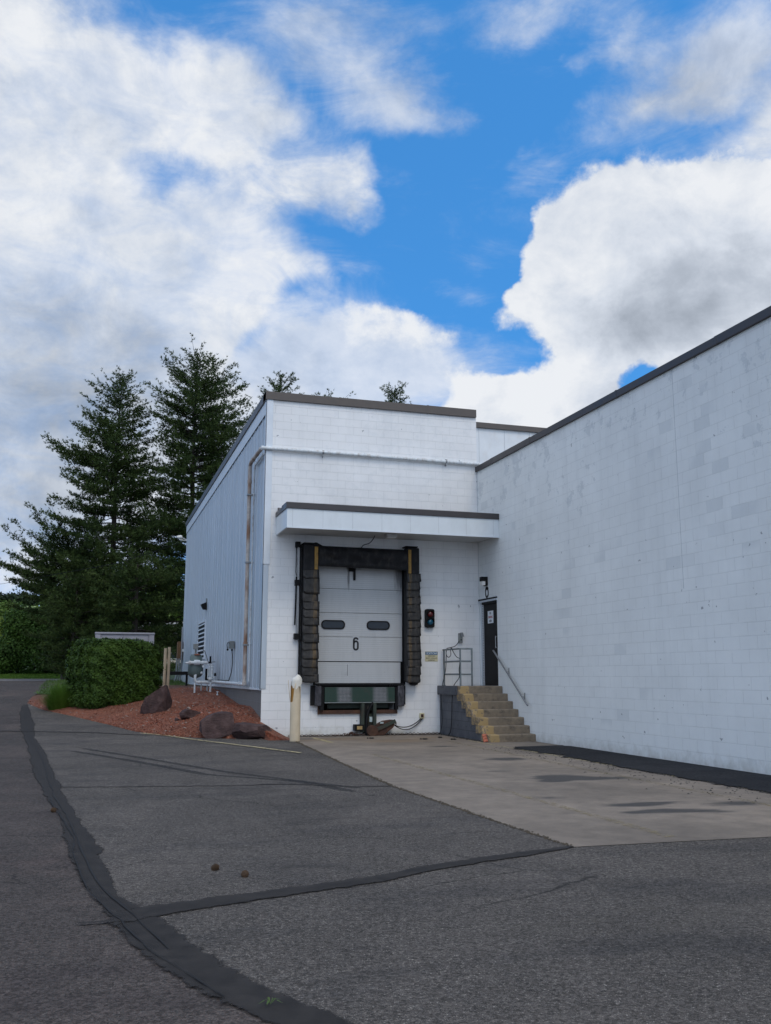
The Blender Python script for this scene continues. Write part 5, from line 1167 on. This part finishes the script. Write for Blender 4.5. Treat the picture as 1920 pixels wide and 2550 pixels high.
# flap of sleeve peeled out to the left
mb = MB(); V = []
for j in range(13):
    q = j / 12; z = .86 + .50 * q; out = .055 * q ** .8
    for k in range(6):
        a = R(168 + 22 * k / 5 * (1 - .25 * q)); r = BR + .004 + out; V.append((BX + r * math.cos(a), BY + r * math.sin(a) * (1 - .2 * q), z - .05 * abs(k - 2.5) / 2.5 * q))
mb.add(V, [(j * 6 + k, j * 6 + k + 1, (j + 1) * 6 + k + 1, (j + 1) * 6 + k) for j in range(12) for k in range(5)])
fl = adopt(obj('torn_flap', mb, M['cream'], smooth=True, fixn=False), BL); sd = fl.modifiers.new('thick', 'SOLIDIFY'); sd.thickness = .008
# ------------------------------------------------------------------ boulders
def boulder(pts_scale, rot, seed, loc, label, group='dark purple boulders in the mulch'):
    bm = bmesh.new(); bmesh.ops.create_icosphere(bm, subdivisions=5, radius=1.15)
    rs = np.random.RandomState(seed); planes = []
    for _ in range(17):
        d = Vector(rs.normal(0, 1, 3)).normalized(); planes.append((d, rs.uniform(.60, .92)))
    for v in bm.verts:
        p = v.co.copy()
        for d, h in planes:
            e = p.dot(d) - h
            if e > 0: p -= d * e * .985
        p *= 1 + .035 * mnoise.fractal(p * 2.6 + Vector((seed, 0, 0)), 1, 2, 4) + .015 * mnoise.noise(p * 11)
        v.co = Vector((p.x * pts_scale[0], p.y * pts_scale[1], p.z * pts_scale[2]))
    me = bpy.data.meshes.new('boulder'); bm.to_mesh(me); bm.free(); me.materials.append(M['rock'])
    o = bpy.data.objects.new('boulder', me); C.objects.link(o); o.location = loc; o.rotation_euler = [R(a) for a in rot]
    return tag(o, label, 'boulder', group)
boulder((.48, .44, .66), (6, 14, 35), 12, (1.80, 26.75, .60), 'tall upright purple boulder in front of the tan posts')
boulder((.50, .44, .34), (0, -14, 15), 8, (2.92, 22.6, .20), 'middle dark boulder at the mulch edge, leaning behind its neighbour')
boulder((.48, .38, .27), (0, 6, -8), 21, (3.60, 22.05, .15), 'flat topped purple boulder against the corner of the white wall')
boulder((.28, .2, .15), (0, 5, 30), 5, (2.42, 24.1, mulch_z(2.42, 24.1) + .03), 'small low purple rock lying alone on the mulch slope')
boulder((.07, .06, .05), (0, 5, 30), 7, (2.08, 24.15, mulch_z(2.08, 24.15) + .02), 'fist sized brown stone left of the small purple rock', None)
boulder((.075, .06, .045), (0, 5, 60), 17, (2.55, 26.1, mulch_z(2.55, 26.1) + .02), 'pale grey stone on the mulch slope above the small purple rock', None).data.materials[0] = M['pebble']
# ------------------------------------------------------------------ small litter on the paving
M['cone'] = worn('pine_cone_scale', (.07, .04, .02), .8, .4, 30)
def pine_cone(loc, rz, label):
    mb = MB(); rs = np.random.RandomState(int(abs(loc[0] * 100)))
    for k in range(70):
        q = k / 70; a = k * 2.4; r = .022 * math.sin(math.pi * (.12 + .8 * q)) + .004; x = (q - .5) * .085; L = .018
        d = Vector((.25, math.cos(a), math.sin(a))).normalized(); t_ = Vector((0, -math.sin(a), math.cos(a)))
        b0 = Vector((x, 0, 0)) + d * r * .3; e = Vector((x, 0, 0)) + d * (r + L)
        mb.add([b0 - t_ * .003, b0 + t_ * .003, e + t_ * .010, e - t_ * .010, e + d * .004 + Vector((.004, 0, 0))], [(0, 1, 2, 3), (3, 2, 4)])
    mb.lathe([(.004, -.04), (.012, -.02), (.012, .02), (.003, .045)], axis='x', n=8)
    o = obj('pine_cone', mb, M['cone'], fixn=False, loc=(loc[0], loc[1], .034 + zg(loc[1]))); o.rotation_euler = (0, 0, rz)
    o.scale = (.62, .62, .62); o.location.z -= .012; s = o.modifiers.new('thick', 'SOLIDIFY'); s.thickness = .002; return tag(o, label, 'pine cone', 'pine cones dropped on the paving')
pine_cone((.95, 7.35), .4, 'open brown pine cone, left of the two lying close together on the asphalt')
pine_cone((1.13, 7.05), 1.3, 'open brown pine cone, right of the two lying close together on the asphalt')
pine_cone((-.31, 10.9), 2.3, 'lone pine cone beside the long sealed joint on the left')
for k, (x, y) in enumerate(((6.2, 21.2), (7.35, 20.6), (7.95, 20.3), (7.9, 21.0))):
    mb = MB(); rs = np.random.RandomState(k)
    for q in range(7): mb.lathe([(.01, 0), (.04 * (.5 + rs.rand()), .012), (.01, .03)], base=(rs.normal(0, .04), rs.normal(0, .02), 0), n=6)
    o = obj('debris_clump', mb, M['crumb'], loc=(x, y, .012), fixn=False); tag(o, ['small dark clump on the concrete in front of the restraint', 'dark clump on the concrete right of the restraint, nearer the dock', 'dark clump of dirt near the stair side, nearest the camera', 'largest dark clump close to the wall beside the grey stair side'][k], 'debris', 'dark clumps of dirt on the concrete')
mb = MB(); rs = np.random.RandomState(3)
for k in range(14):
    a = rs.rand() * 6.28; L = rs.uniform(.03, .07); mb.add([(0, 0, 0), (L * math.cos(a) * .5 - .003 * math.sin(a), L * math.sin(a) * .5 + .003 * math.cos(a), .022), (L * math.cos(a), L * math.sin(a), .012), (L * math.cos(a) * .5 + .003 * math.sin(a), L * math.sin(a) * .5 - .003 * math.cos(a), .022)], [(0, 1, 2, 3)])
tag(obj('weed', mb, M['grass'], fixn=False, loc=(.82, 4.33, .018)), 'tiny green weed growing from the crack in the sealed joint', 'weed')

# ------------------------------------------------------------------ foliage
def leaves(P, N, size, rs, elong=1.5, k=4):
    """P centres (n,3), N outward dirs; each leaf a rhombus turned at random around N"""
    n = len(P); A = rs.normal(0, 1, (n, 3)); Nn = N + rs.normal(0, .55, (n, 3)); Nn /= np.linalg.norm(Nn, axis=1)[:, None]
    U = np.cross(Nn, A); U /= np.linalg.norm(U, axis=1)[:, None]; W_ = np.cross(Nn, U)
    s = size * (.6 + .8 * rs.rand(n))[:, None]
    V = np.stack([P - U * s * .5, P + W_ * s * elong * .5, P + U * s * .5, P - W_ * s * elong * .5], 1).reshape(-1, 3)
    F = np.arange(n * 4).reshape(n, 4); return V, F
def pine_tree(loc, H, prof, seed, label, whorl=.36, nb=7, bare=2.0, cut=None, dens=1.0):
    """white pine: whorls of limbs, side twigs, tufts of needles. prof: list of (z, r_left, r_right)"""
    rs = np.random.RandomState(seed); t = thing('pine_tree', label, 'pine tree', loc, group='dark pines beyond the building and the hedge')
    pz = np.array(prof)[::-1]
    tr = MB(); lean = rs.normal(0, .006, 2)
    tp = lambda z: Vector((lean[0] * z + .08 * math.sin(z * .3), lean[1] * z, z))
    tr.tube([tp(z) for z in np.linspace(-.3, H, 16)], [max(.27 * (1 - z / H) ** .8, .015) + .0 for z in np.linspace(0, H, 16)], 8)
    limbs = MB(); TP, TD = [], []
    z = bare
    while z < H - .3:
        fr = z / H; n_ = nb if fr < .9 else 4; off = rs.rand() * 6.28; wl = rs.uniform(.78, 1.08)
        for b in range(n_):
            az = off + 2 * math.pi * b / n_ + rs.normal(0, .25); zb = z + rs.normal(0, .12)
            side = math.cos(az)           # +x right, -x left
            rl = np.interp(zb, pz[:, 0], pz[:, 1]); rr = np.interp(zb, pz[:, 0], pz[:, 2])
            L = (rl * (1 - side) / 2 + rr * (1 + side) / 2) * rs.uniform(.62, 1.06) * wl
            if L < .15: continue
            if fr < .88 and mnoise.noise(Vector((math.cos(az) * 1.3, math.sin(az) * 1.3, zb * .55 + seed * 7))) < -.26: continue
            e0 = np.interp(fr, [0, .5, .8, 1], [-4, 3, 16, 52]) + rs.normal(0, 5)
            d = np.array([math.cos(az), math.sin(az)]); m = max(int(L / .35), 3); s = np.linspace(0, 1, m)
            zc = zb + L * (math.tan(R(e0)) * s * .8 - np.interp(fr, [0, .6, 1], [.10, .06, 0]) * s + .16 * s ** 3)
            base = tp(zb); pts = [(base.x + d[0] * L * q, base.y + d[1] * L * q, zz + (.04 * rs.randn() if 0 < i < m - 1 else 0)) for i, (q, zz) in enumerate(zip(s, zc))]
            limbs.tube(pts, [max(.045 * (1 - q) * (L / 4) ** .5, .008) for q in s], 4, cap=False)
            pa = np.array(pts); nt = max(int(L / .125 * dens), 4)
            q = rs.uniform(.18 if L > 1.5 else .05, 1, nt); q[0] = 1
            seg = q * (m - 1); i0 = np.minimum(seg.astype(int), m - 2); fr_ = (seg - i0)[:, None]
            sp = pa[i0] * (1 - fr_) + pa[i0 + 1] * fr_
            tl = (.16 + .30 * np.minimum(L, 4.5) * (1 - .8 * q) * .75) * rs.uniform(.6, 1.2, nt)
            sg = np.where(rs.rand(nt) > .5, 1, -1); ang = az + sg * rs.uniform(.35, 1.15, nt) * (q < .97)
            td = np.stack([np.cos(ang), np.sin(ang), rs.uniform(.02, .45, nt)], 1)
            for p0, dd_, l_ in zip(sp, td, tl):
                c_ = max(int(l_ / .085), 2); ss = np.linspace(.1, 1, c_)[:, None]
                pp = p0 + dd_ * l_ * ss + rs.normal(0, 1, (c_, 3)) * [.06, .06, .085] + np.array([0, 0, .10]) * ss ** 2 * l_
                TP.append(pp); dv = dd_ * .9 + rs.normal(0, .28, (c_, 3)) + [0, 0, .38]; TD.append(dv)
        if rs.rand() < .07: z += whorl * .9
        z += whorl * (1 - .35 * fr) * rs.uniform(.8, 1.25)
    # leader and candles
    for q in range(10): TP.append(np.array([[*tp(H - .07 * q)]]) + rs.normal(0, .02, (1, 3))); TD.append(np.array([[rs.normal(0, .3), rs.normal(0, .3), 1.]]))
    TP = np.concatenate(TP); TD = np.concatenate(TD); TD /= np.linalg.norm(TD, axis=1)[:, None]
    if cut is not None:
        keep = TP[:, 2] > cut; TP, TD = TP[keep], TD[keep]
    nn_ = 8; n = len(TP); P = np.repeat(TP, nn_, 0); D = np.repeat(TD, nn_, 0) * 1.0 + rs.normal(0, .48, (n * nn_, 3)); D /= np.linalg.norm(D, axis=1)[:, None]
    L = rs.uniform(.12, .23, n * nn_)[:, None]; Sd = np.cross(D, rs.normal(0, 1, D.shape)); Sd /= np.linalg.norm(Sd, axis=1)[:, None]
    wv = .019
    V = np.stack([P - Sd * wv, P + Sd * wv, P + D * L], 1).reshape(-1, 3); F = np.arange(n * nn_ * 3).reshape(-1, 3)
    tint = np.repeat(rs.rand(n), nn_)
    npmesh('crown', V, F, M['pine'], t, 3, tint)
    o = obj('trunk', tr, M['bark'], t, fixn=False, smooth=True)
    obj('limbs', limbs, M['bark'], t, fixn=False)
    return t
pine_tree((.75, 62, 1.1), 20.1, [(20.1, .2, .2), (18.8, 1.1, 1.1), (17.6, 2.6, 1.8), (16.4, 2.5, 2.4), (15, 3.3, 3), (13.8, 4.9, 3.6), (12, 4.8, 4.2), (10, 4.6, 4.6), (8.4, 5.2, 5), (6.5, 5, 5), (4, 5.5, 5), (1.5, 5.5, 5)], 1, 'tall pine with a narrow top, left of the two tallest above the hedge', nb=7, bare=2.2)
pine_tree((5.75, 61, 1.1), 21.7, [(21.7, .3, .3), (20.7, 1.6, 1.5), (19.6, 2.9, 2.2), (18.2, 3.0, 3.9), (16, 3.2, 4.9), (13, 3.8, 5.2), (10, 4.4, 5.5), (7, 4.6, 5.5), (4, 5.2, 5.4), (1.5, 5.3, 5.4)], 2, 'tallest pine, rising beside the far corner of the blue side', nb=7, bare=2.0)
pine_tree((-1.7, 65, 1.1), 8.9, [(8.9, 2.6, 1.4), (8.2, 4.6, 2.4), (7, 5.6, 3.0), (5.6, 5.8, 3.4), (4.6, 4.4, 3.2)], 3, 'low spreading pine at the left, its boughs reaching out over the road', nb=8, bare=4.4, dens=1.25)
pine_tree((2.2, 57, 1.1), 7.4, [(7.4, .8, .8), (6, 2.4, 2.6), (4.5, 3.4, 3.4), (3, 3.8, 3.8), (1, 3.8, 3.8)], 9, 'small bushy pine standing just behind the grey cabinet', nb=8, bare=.5, dens=1.2)
pine_tree((-1.2, 59, 1.1), 6.2, [(6.2, .6, .8), (5, 1.7, 2.4), (3.5, 2.1, 3.2), (2, 2.2, 3.4), (.6, 2, 3.4)], 19, 'low dark pine filling the gap left of the grey cabinet', nb=8, bare=.5, dens=1.2)
pine_tree((12.6, 68, 1.1), 23.1, [(23.1, .2, .2), (22.2, .9, 1.1), (21, 1.6, 1.7), (19, 2.6, 2.4), (15, 4, 4), (8, 5, 5), (4, 5, 5)], 4, 'pine top showing over the left end of the front coping', nb=6, bare=12)
pine_tree((16.0, 68, 1.1), 21.75, [(21.75, .3, .3), (21.0, 1.0, 1.0), (20, 2.4, 2.4), (15, 3.4, 3.4), (6, 4, 4)], 5, 'pine just peeping over the middle of the front coping', nb=6, bare=13)
pine_tree((21.9, 68, 1.1), 22.8, [(22.8, .7, .7), (22.4, .9, .9), (21.8, .95, .95), (21, 1.0, 1.0), (15, 3, 3), (6, 4, 4)], 6, 'round topped pine crown over the right part of the front coping', nb=8, bare=13, dens=1.6)

def bush(name, loc, blobs_, n, size, m, seed, label, cat, group=None, trunk=None, elong=1.4, hull=.8):
    """leafy crown: leaves through the outer shell of several lobes; blobs_ rows (x,y,z,rx,ry,rz)"""
    rs = np.random.RandomState(seed); t = thing(name, label, cat, loc, group=group); bl = np.array(blobs_, float)
    wts = (bl[:, 3] * bl[:, 5]); idx = rs.choice(len(bl), n, p=wts / wts.sum()); d = rs.normal(0, 1, (n, 3)); d /= np.linalg.norm(d, axis=1)[:, None]
    # clumps: pull directions towards random clump centres
    cl = rs.normal(0, 1, (60, 3)); cl /= np.linalg.norm(cl, axis=1)[:, None]; ci = rs.randint(0, 60, n); d = d * .55 + cl[ci] * .5; d /= np.linalg.norm(d, axis=1)[:, None]
    rr = hull + (1.08 - hull) * rs.rand(n) ** .7; rr *= (1 + .16 * np.sin(ci * 12.9))
    P = bl[idx, :3] + d * bl[idx, 3:6] * rr[:, None]
    keep = P[:, 2] > 0; V, F = leaves(P[keep], d[keep], size, rs, elong)
    npmesh('crown' if trunk else 'foliage', V, F, m, t, 4, rs.rand(keep.sum()))
    mb = MB()
    tops = [(b[0], b[1], b[2]) for b in bl[:6]]
    th = trunk or .06
    for (x, y, z) in tops: mb.tube([(x * .1, y * .1, -.1), (x * .4, y * .4, z * .45), (x, y, z)], [th, th * .7, th * .25], 6)
    obj('trunk' if trunk else 'stem', mb, M['bark'], t, fixn=False); return t
# broadleaf shrubs across the road
gl = 'dark shrubs across the road'
bush('shrub', (-6.9, 73.5, 1.5), [(0, 0, .9, 1.7, 1.2, 1.2), (1.2, .3, 1.7, 1.2, 1.0, 1.1), (-1, .2, 1.0, 1.5, 1, 1.0)], 10000, .13, M['shrub'], 31, 'leftmost dark leafy shrub beyond the kerb, cut by the frame', 'shrub', gl)
bush('shrub', (-4.2, 74, 1.5), [(0, 0, 1.2, 1.7, 1.2, 1.6), (.5, 0, 2.9, 1.6, 1.1, 1.5), (-.9, .3, 3.6, 1.3, 1, 1.3)], 15000, .13, M['shrub'], 32, 'tall dark leafy shrub beyond the kerb, second from the left', 'shrub', gl)
bush('shrub', (-1.8, 73.8, 1.5), [(0, 0, 1.1, 1.6, 1.2, 1.4), (.4, 0, 2.6, 1.5, 1.1, 1.4), (-.5, .3, 3.8, 1.4, 1, 1.2)], 14000, .13, M['shrub'], 33, 'dark leafy shrub beyond the kerb, directly left of the ornamental grass', 'shrub', gl)
bush('shrub', (1.2, 74.5, 1.5), [(0, 0, 1.4, 2.2, 1.2, 2.0), (.4, 0, 3.0, 2.0, 1.1, 1.8)], 10000, .15, M['shrub'], 34, 'dark leafy shrub behind the pines, mostly hidden by the hedge', 'shrub', gl)
bush('shrub', (-8.3, 86, 2), [(0, 0, 2.0, 1.9, 1.5, 1.8), (1.0, 0, 3.0, 1.5, 1.2, 1.3), (-.9, 0, 3.3, 1.3, 1, 1.3)], 8000, .16, M['shrub_light'], 35, 'bright yellow green shrub with sunlight painted into its leaves at the left edge of the photo', 'shrub')
bush('broadleaf_tree', (-9.0, 110, 2.5), [(0, 0, 4.4, 2.6, 2, 2.3), (2.4, 0, 4.0, 2.2, 2, 2.0), (-2, 0, 5, 2.2, 2, 2)], 9000, .2, M['tree_light'], 36, 'mid green tree behind the bright shrub at the far left', 'tree', 'paler broadleaf trees beyond the pines', .15)
bush('broadleaf_tree', (-2.5, 98, 2.5), [(0, 0, 4.4, 3.2, 2, 2.6), (2.4, 0, 6.0, 2.2, 2, 2.2)], 9000, .2, M['tree_light'], 37, 'pale green tree showing through the gap between left pine boughs', 'tree', 'paler broadleaf trees beyond the pines', .15)
bush('broadleaf_tree', (6.2, 104, 2.5), [(0, 0, 5.4, 3.6, 2, 3.2), (2.8, 0, 6.6, 2.4, 2, 2.4), (-2.4, 0, 7, 2.3, 2, 2)], 11000, .22, M['tree_light'], 38, 'pale green tree glimpsed low between the two tallest pines', 'tree', 'paler broadleaf trees beyond the pines', .15)
# far tree row on the hill: separate crowns
rs = np.random.RandomState(77)
FT = None
for k in range(34):
    x = -64 + k * 3.7 + rs.uniform(-1, 1); y = 325 + rs.uniform(-8, 8)
    if FT is None:
        FT = bush('far_tree', (x, y, 23.6), [(0, 0, 3.2, 2.9, 2.4, 2.7), (1.2, 0, 2.2, 2.2, 2, 2)], 900, .8, M['tree_far'], 50, 'small dark tree in the row along the far hilltop', 'tree', 'dark trees along the far hilltop', .25, hull=.4); o = FT
    else:
        o = FT.copy(); C.objects.link(o); o.location = (x, y, 23.4 + rs.uniform(-.6, .4))
        for ch in FT.children: c = ch.copy(); C.objects.link(c); c.parent = o
    s = rs.uniform(.75, 1.1); o.scale = (s * 1.1, s, s); o.rotation_euler = (0, 0, rs.rand() * 6)
# clipped hedge: a leaning box of foliage turned towards the camera
def hedge():
    rs = np.random.RandomState(8); t = thing('hedge', 'dense clipped evergreen hedge with a flat top at the end of the mulch bed', 'hedge', (.66, 29.95, .38), R(0))
    a, b, h = 1.16, 1.02, 2.12; n = 62000
    # superellipsoid surface samples
    u = rs.uniform(-1, 1, (n * 2, 3)); d = u / np.linalg.norm(u, axis=1)[:, None]; e = 6.
    k = (np.abs(d[:, 0]) ** e + np.abs(d[:, 1]) ** e + np.abs(d[:, 2]) ** e) ** (-1 / e)
    P = d * k[:, None]; N = np.sign(P) * np.abs(P) ** (e - 1); N /= np.linalg.norm(N, axis=1)[:, None]
    keep = P[:, 2] > -.97; P, N = P[keep][:n], N[keep][:n]; n = len(P)
    ph = rs.rand(6) * 6
    lump = .045 * np.sin(P[:, 0] * 7 + ph[0]) * np.sin(P[:, 2] * 6 + ph[1]) + .03 * np.sin(P[:, 1] * 13 + ph[2] + P[:, 0] * 9) + .028 * np.sin(P[:, 2] * 17 + ph[3] + P[:, 0] * 15)
    dep = -rs.rand(n) ** 2 * .16 + lump + (rs.rand(n) > .97) * rs.rand(n) * .08
    W3 = P * np.array([a, b, h / 2]) * (1 + dep[:, None]) + [0, 0, h / 2]
    W3[:, 0] -= .06 * (W3[:, 2] - 1); lowr = np.clip((.35 - W3[:, 2]) / .35, 0, 1)[:, None]; W3[:, :2] *= (1 - .10 * lowr)
    ca, sa = math.cos(R(28)), math.sin(R(28)); rot = lambda Q: np.c_[Q[:, 0] * ca - Q[:, 1] * sa, Q[:, 0] * sa + Q[:, 1] * ca, Q[:, 2]]
    W3 = rot(W3); N = rot(N); N = N + [0, 0, .25]
    V, F = leaves(W3, N, .036, rs, 2.0); npmesh('foliage', V, F, M['hedge'], t, 4, rs.rand(n))
    mb = MB()
    for q in range(7):
        x, y = rs.uniform(-.9, .9), rs.uniform(-.6, .6)
        mb.tube([(x * .5, y * .5, -.1), (x * .8, y * .8, .9), (x, y, 1.7)], [.04, .03, .01], 6)
    # solid hull added inside to block light and sky through the leaves
    m2 = MB(); Vh = []; nu, nv = 24, 14
    for j in range(nv + 1):
        for i in range(nu):
            th = 2 * math.pi * i / nu; ph_ = math.pi * j / nv - math.pi / 2; dd = np.array([math.cos(ph_) * math.cos(th), math.cos(ph_) * math.sin(th), math.sin(ph_)]); kk = (np.abs(dd) ** 6.).sum() ** (-1 / 6.)
            q = dd * kk * [a * .84, b * .84, h / 2 * .86] + [0, 0, h / 2]; Vh.append((q[0] * ca - q[1] * sa, q[0] * sa + q[1] * ca, q[2]))
    m2.add(Vh, [(j * nu + i, j * nu + (i + 1) % nu, (j + 1) * nu + (i + 1) % nu, (j + 1) * nu + i) for j in range(nv) for i in range(nu)])
    obj('inner_hull', m2, M['hedge'], t, fixn=False); obj('stem', mb, M['bark'], t, fixn=False)
hedge()
def tuft(name, loc, n, L, spread, m, seed, label, cat, w=.012, lean=.5, kind=None):
    rs = np.random.RandomState(seed); V = []; F = []
    for k in range(n):
        a = rs.rand() * 6.28; r = spread * rs.rand() ** .5; x0, y0 = r * math.cos(a) * .45, r * math.sin(a) * .45; l = L * rs.uniform(.4, 1.08) * (1.1 - .4 * r / spread); le = lean * rs.uniform(.3, 1.3) * (r / spread + .2)
        px, py = -math.sin(a) * w, math.cos(a) * w; o = len(V)
        for q in (0, .4, .75, 1):
            x = x0 + math.cos(a) * le * q ** 1.7; y = y0 + math.sin(a) * le * q ** 1.7; z = l * (q - .22 * q ** 3 * le); ww = 1 - q * .9
            V += [(x - px * ww, y - py * ww, z), (x + px * ww, y + py * ww, z)]
        for j in range(3): F.append((o + 2 * j, o + 2 * j + 1, o + 2 * j + 3, o + 2 * j + 2))
    o = npmesh(name, np.array(V), np.array(F), m, None, 4, rs.rand(len(F))); o.location = loc; return tag(o, label, cat, kind=kind)
tuft('ornamental_grass', (-.88, 30.3, .36), 3000, .95, .6, M['ograss'], 4, 'clump of tall bright green ornamental grass at the left end of the hedge', 'grass clump', .007, .42)
bush('shrub', (-.75, 31.9, .5), [(0, 0, .5, .22, .2, .3), (.2, .2, .85, .22, .2, .25)], 420, .06, M['shrub'], 41, 'loose leafy sprigs poking out between tall grass and hedge', 'shrub', hull=.3)
sheet('turf', [(-1.92, 35.0), (-1.0, 34.2), (3.8, 34.4), (3.8, 45.5), (.6, 45.5), (-.3, 42), (-1.4, 38)], .09, M['turf'])
mb = MB(); mb.add([(-.9, 45.6, 1.19), (40, 45.6, 1.19), (40, 66.4, 1.19), (-1.9, 66.4, 1.19)], [(0, 1, 2, 3)]); obj('turf', mb, M['turf'], fixn=False)['kind'] = 'structure'
rs = np.random.RandomState(2)
def lawn_tufts(name, x0, x1, y0, y1, zf, n, L, w, m, seed, label):
    rs = np.random.RandomState(seed); x = rs.uniform(x0, x1, n); y = rs.uniform(y0, y1, n); z = np.array([zf(a, b) for a, b in zip(x, y)]); a = rs.rand(n) * 6.28; l = L * rs.uniform(.4, 1.2, n)
    B_ = np.c_[x, y, z]; D = np.c_[np.cos(a) * w, np.sin(a) * w, 0 * a]; Tp = np.c_[rs.normal(0, L * .4, n), rs.normal(0, L * .4, n), l]
    V = np.stack([B_ - D, B_ + D, B_ + Tp], 1).reshape(-1, 3); return tag(npmesh(name, V, np.arange(n * 3).reshape(-1, 3), m, None, 3, rs.rand(n)), label, 'grass', kind='stuff')
lawn_tufts('grass', -8, 0, 69.6, 73, lambda x, y: 1.2 + (y - 69.55) * .085, 9000, .14, .03, M['ograss'], 3, 'mown grass strip beyond the far kerb')
lawn_tufts('grass', -1.8, 3.7, 34.6, 44, lambda x, y: zg(y) + .09, 6000, .12, .012, M['grass'], 4, 'dark grass behind the hedge')
# ------------------------------------------------------------------ house far behind the posts
HS = thing('house', 'distant brick house with white framed window glimpsed between hedge and blue side', 'house', (8, 95, 2))
M['brickf'] = worn('house_brick', (.30, .17, .12), .9, .2, 3); M['siding_l'] = worn('house_siding', (.55, .50, .42), .8, .08, 3)
mb = MB(); mb.box(4.6, 16, 95, 104, 1.5, 4.7); adopt(obj('wall', mb, M['brickf']), HS)
mb = MB(); mb.box(4.59, 16.01, 94.98, 104.02, 1.5, 3.0); adopt(obj('siding', mb, M['siding_l']), HS)
mb = MB(); mb.prism([(94.6, 4.7), (99.5, 7.0), (104.4, 4.7)], 'x', 4.2, 16.4); adopt(obj('roof', mb, worn('grey_shingle', (.30, .30, .30), .9, .15, 5)), HS)
for x in (7.2, 10.5, 13.5):
    mb = MB(); mb.box(x, x + .8, 94.9, 94.975, 3.05, 4.35); w_ = adopt(obj('window', mb, M['white_plastic']), HS)
    mb = MB(); mb.box(x + .1, x + .7, 94.88, 94.899, 3.15, 3.66); mb.box(x + .1, x + .7, 94.88, 94.899, 3.74, 4.25); adopt(obj('pane', mb, M['glass_dark']), w_)
# service cable to the far corner
mb = MB(); mb.tube([(3.8, 43.3, 7.55), (1.0, 50, 7.2), (-6, 66, 7.4), (-20, 95, 9)], .012, 5); tag(obj('overhead_cable', mb, M['black']), 'thin overhead cable running left from the far corner of the blue side', 'cable')
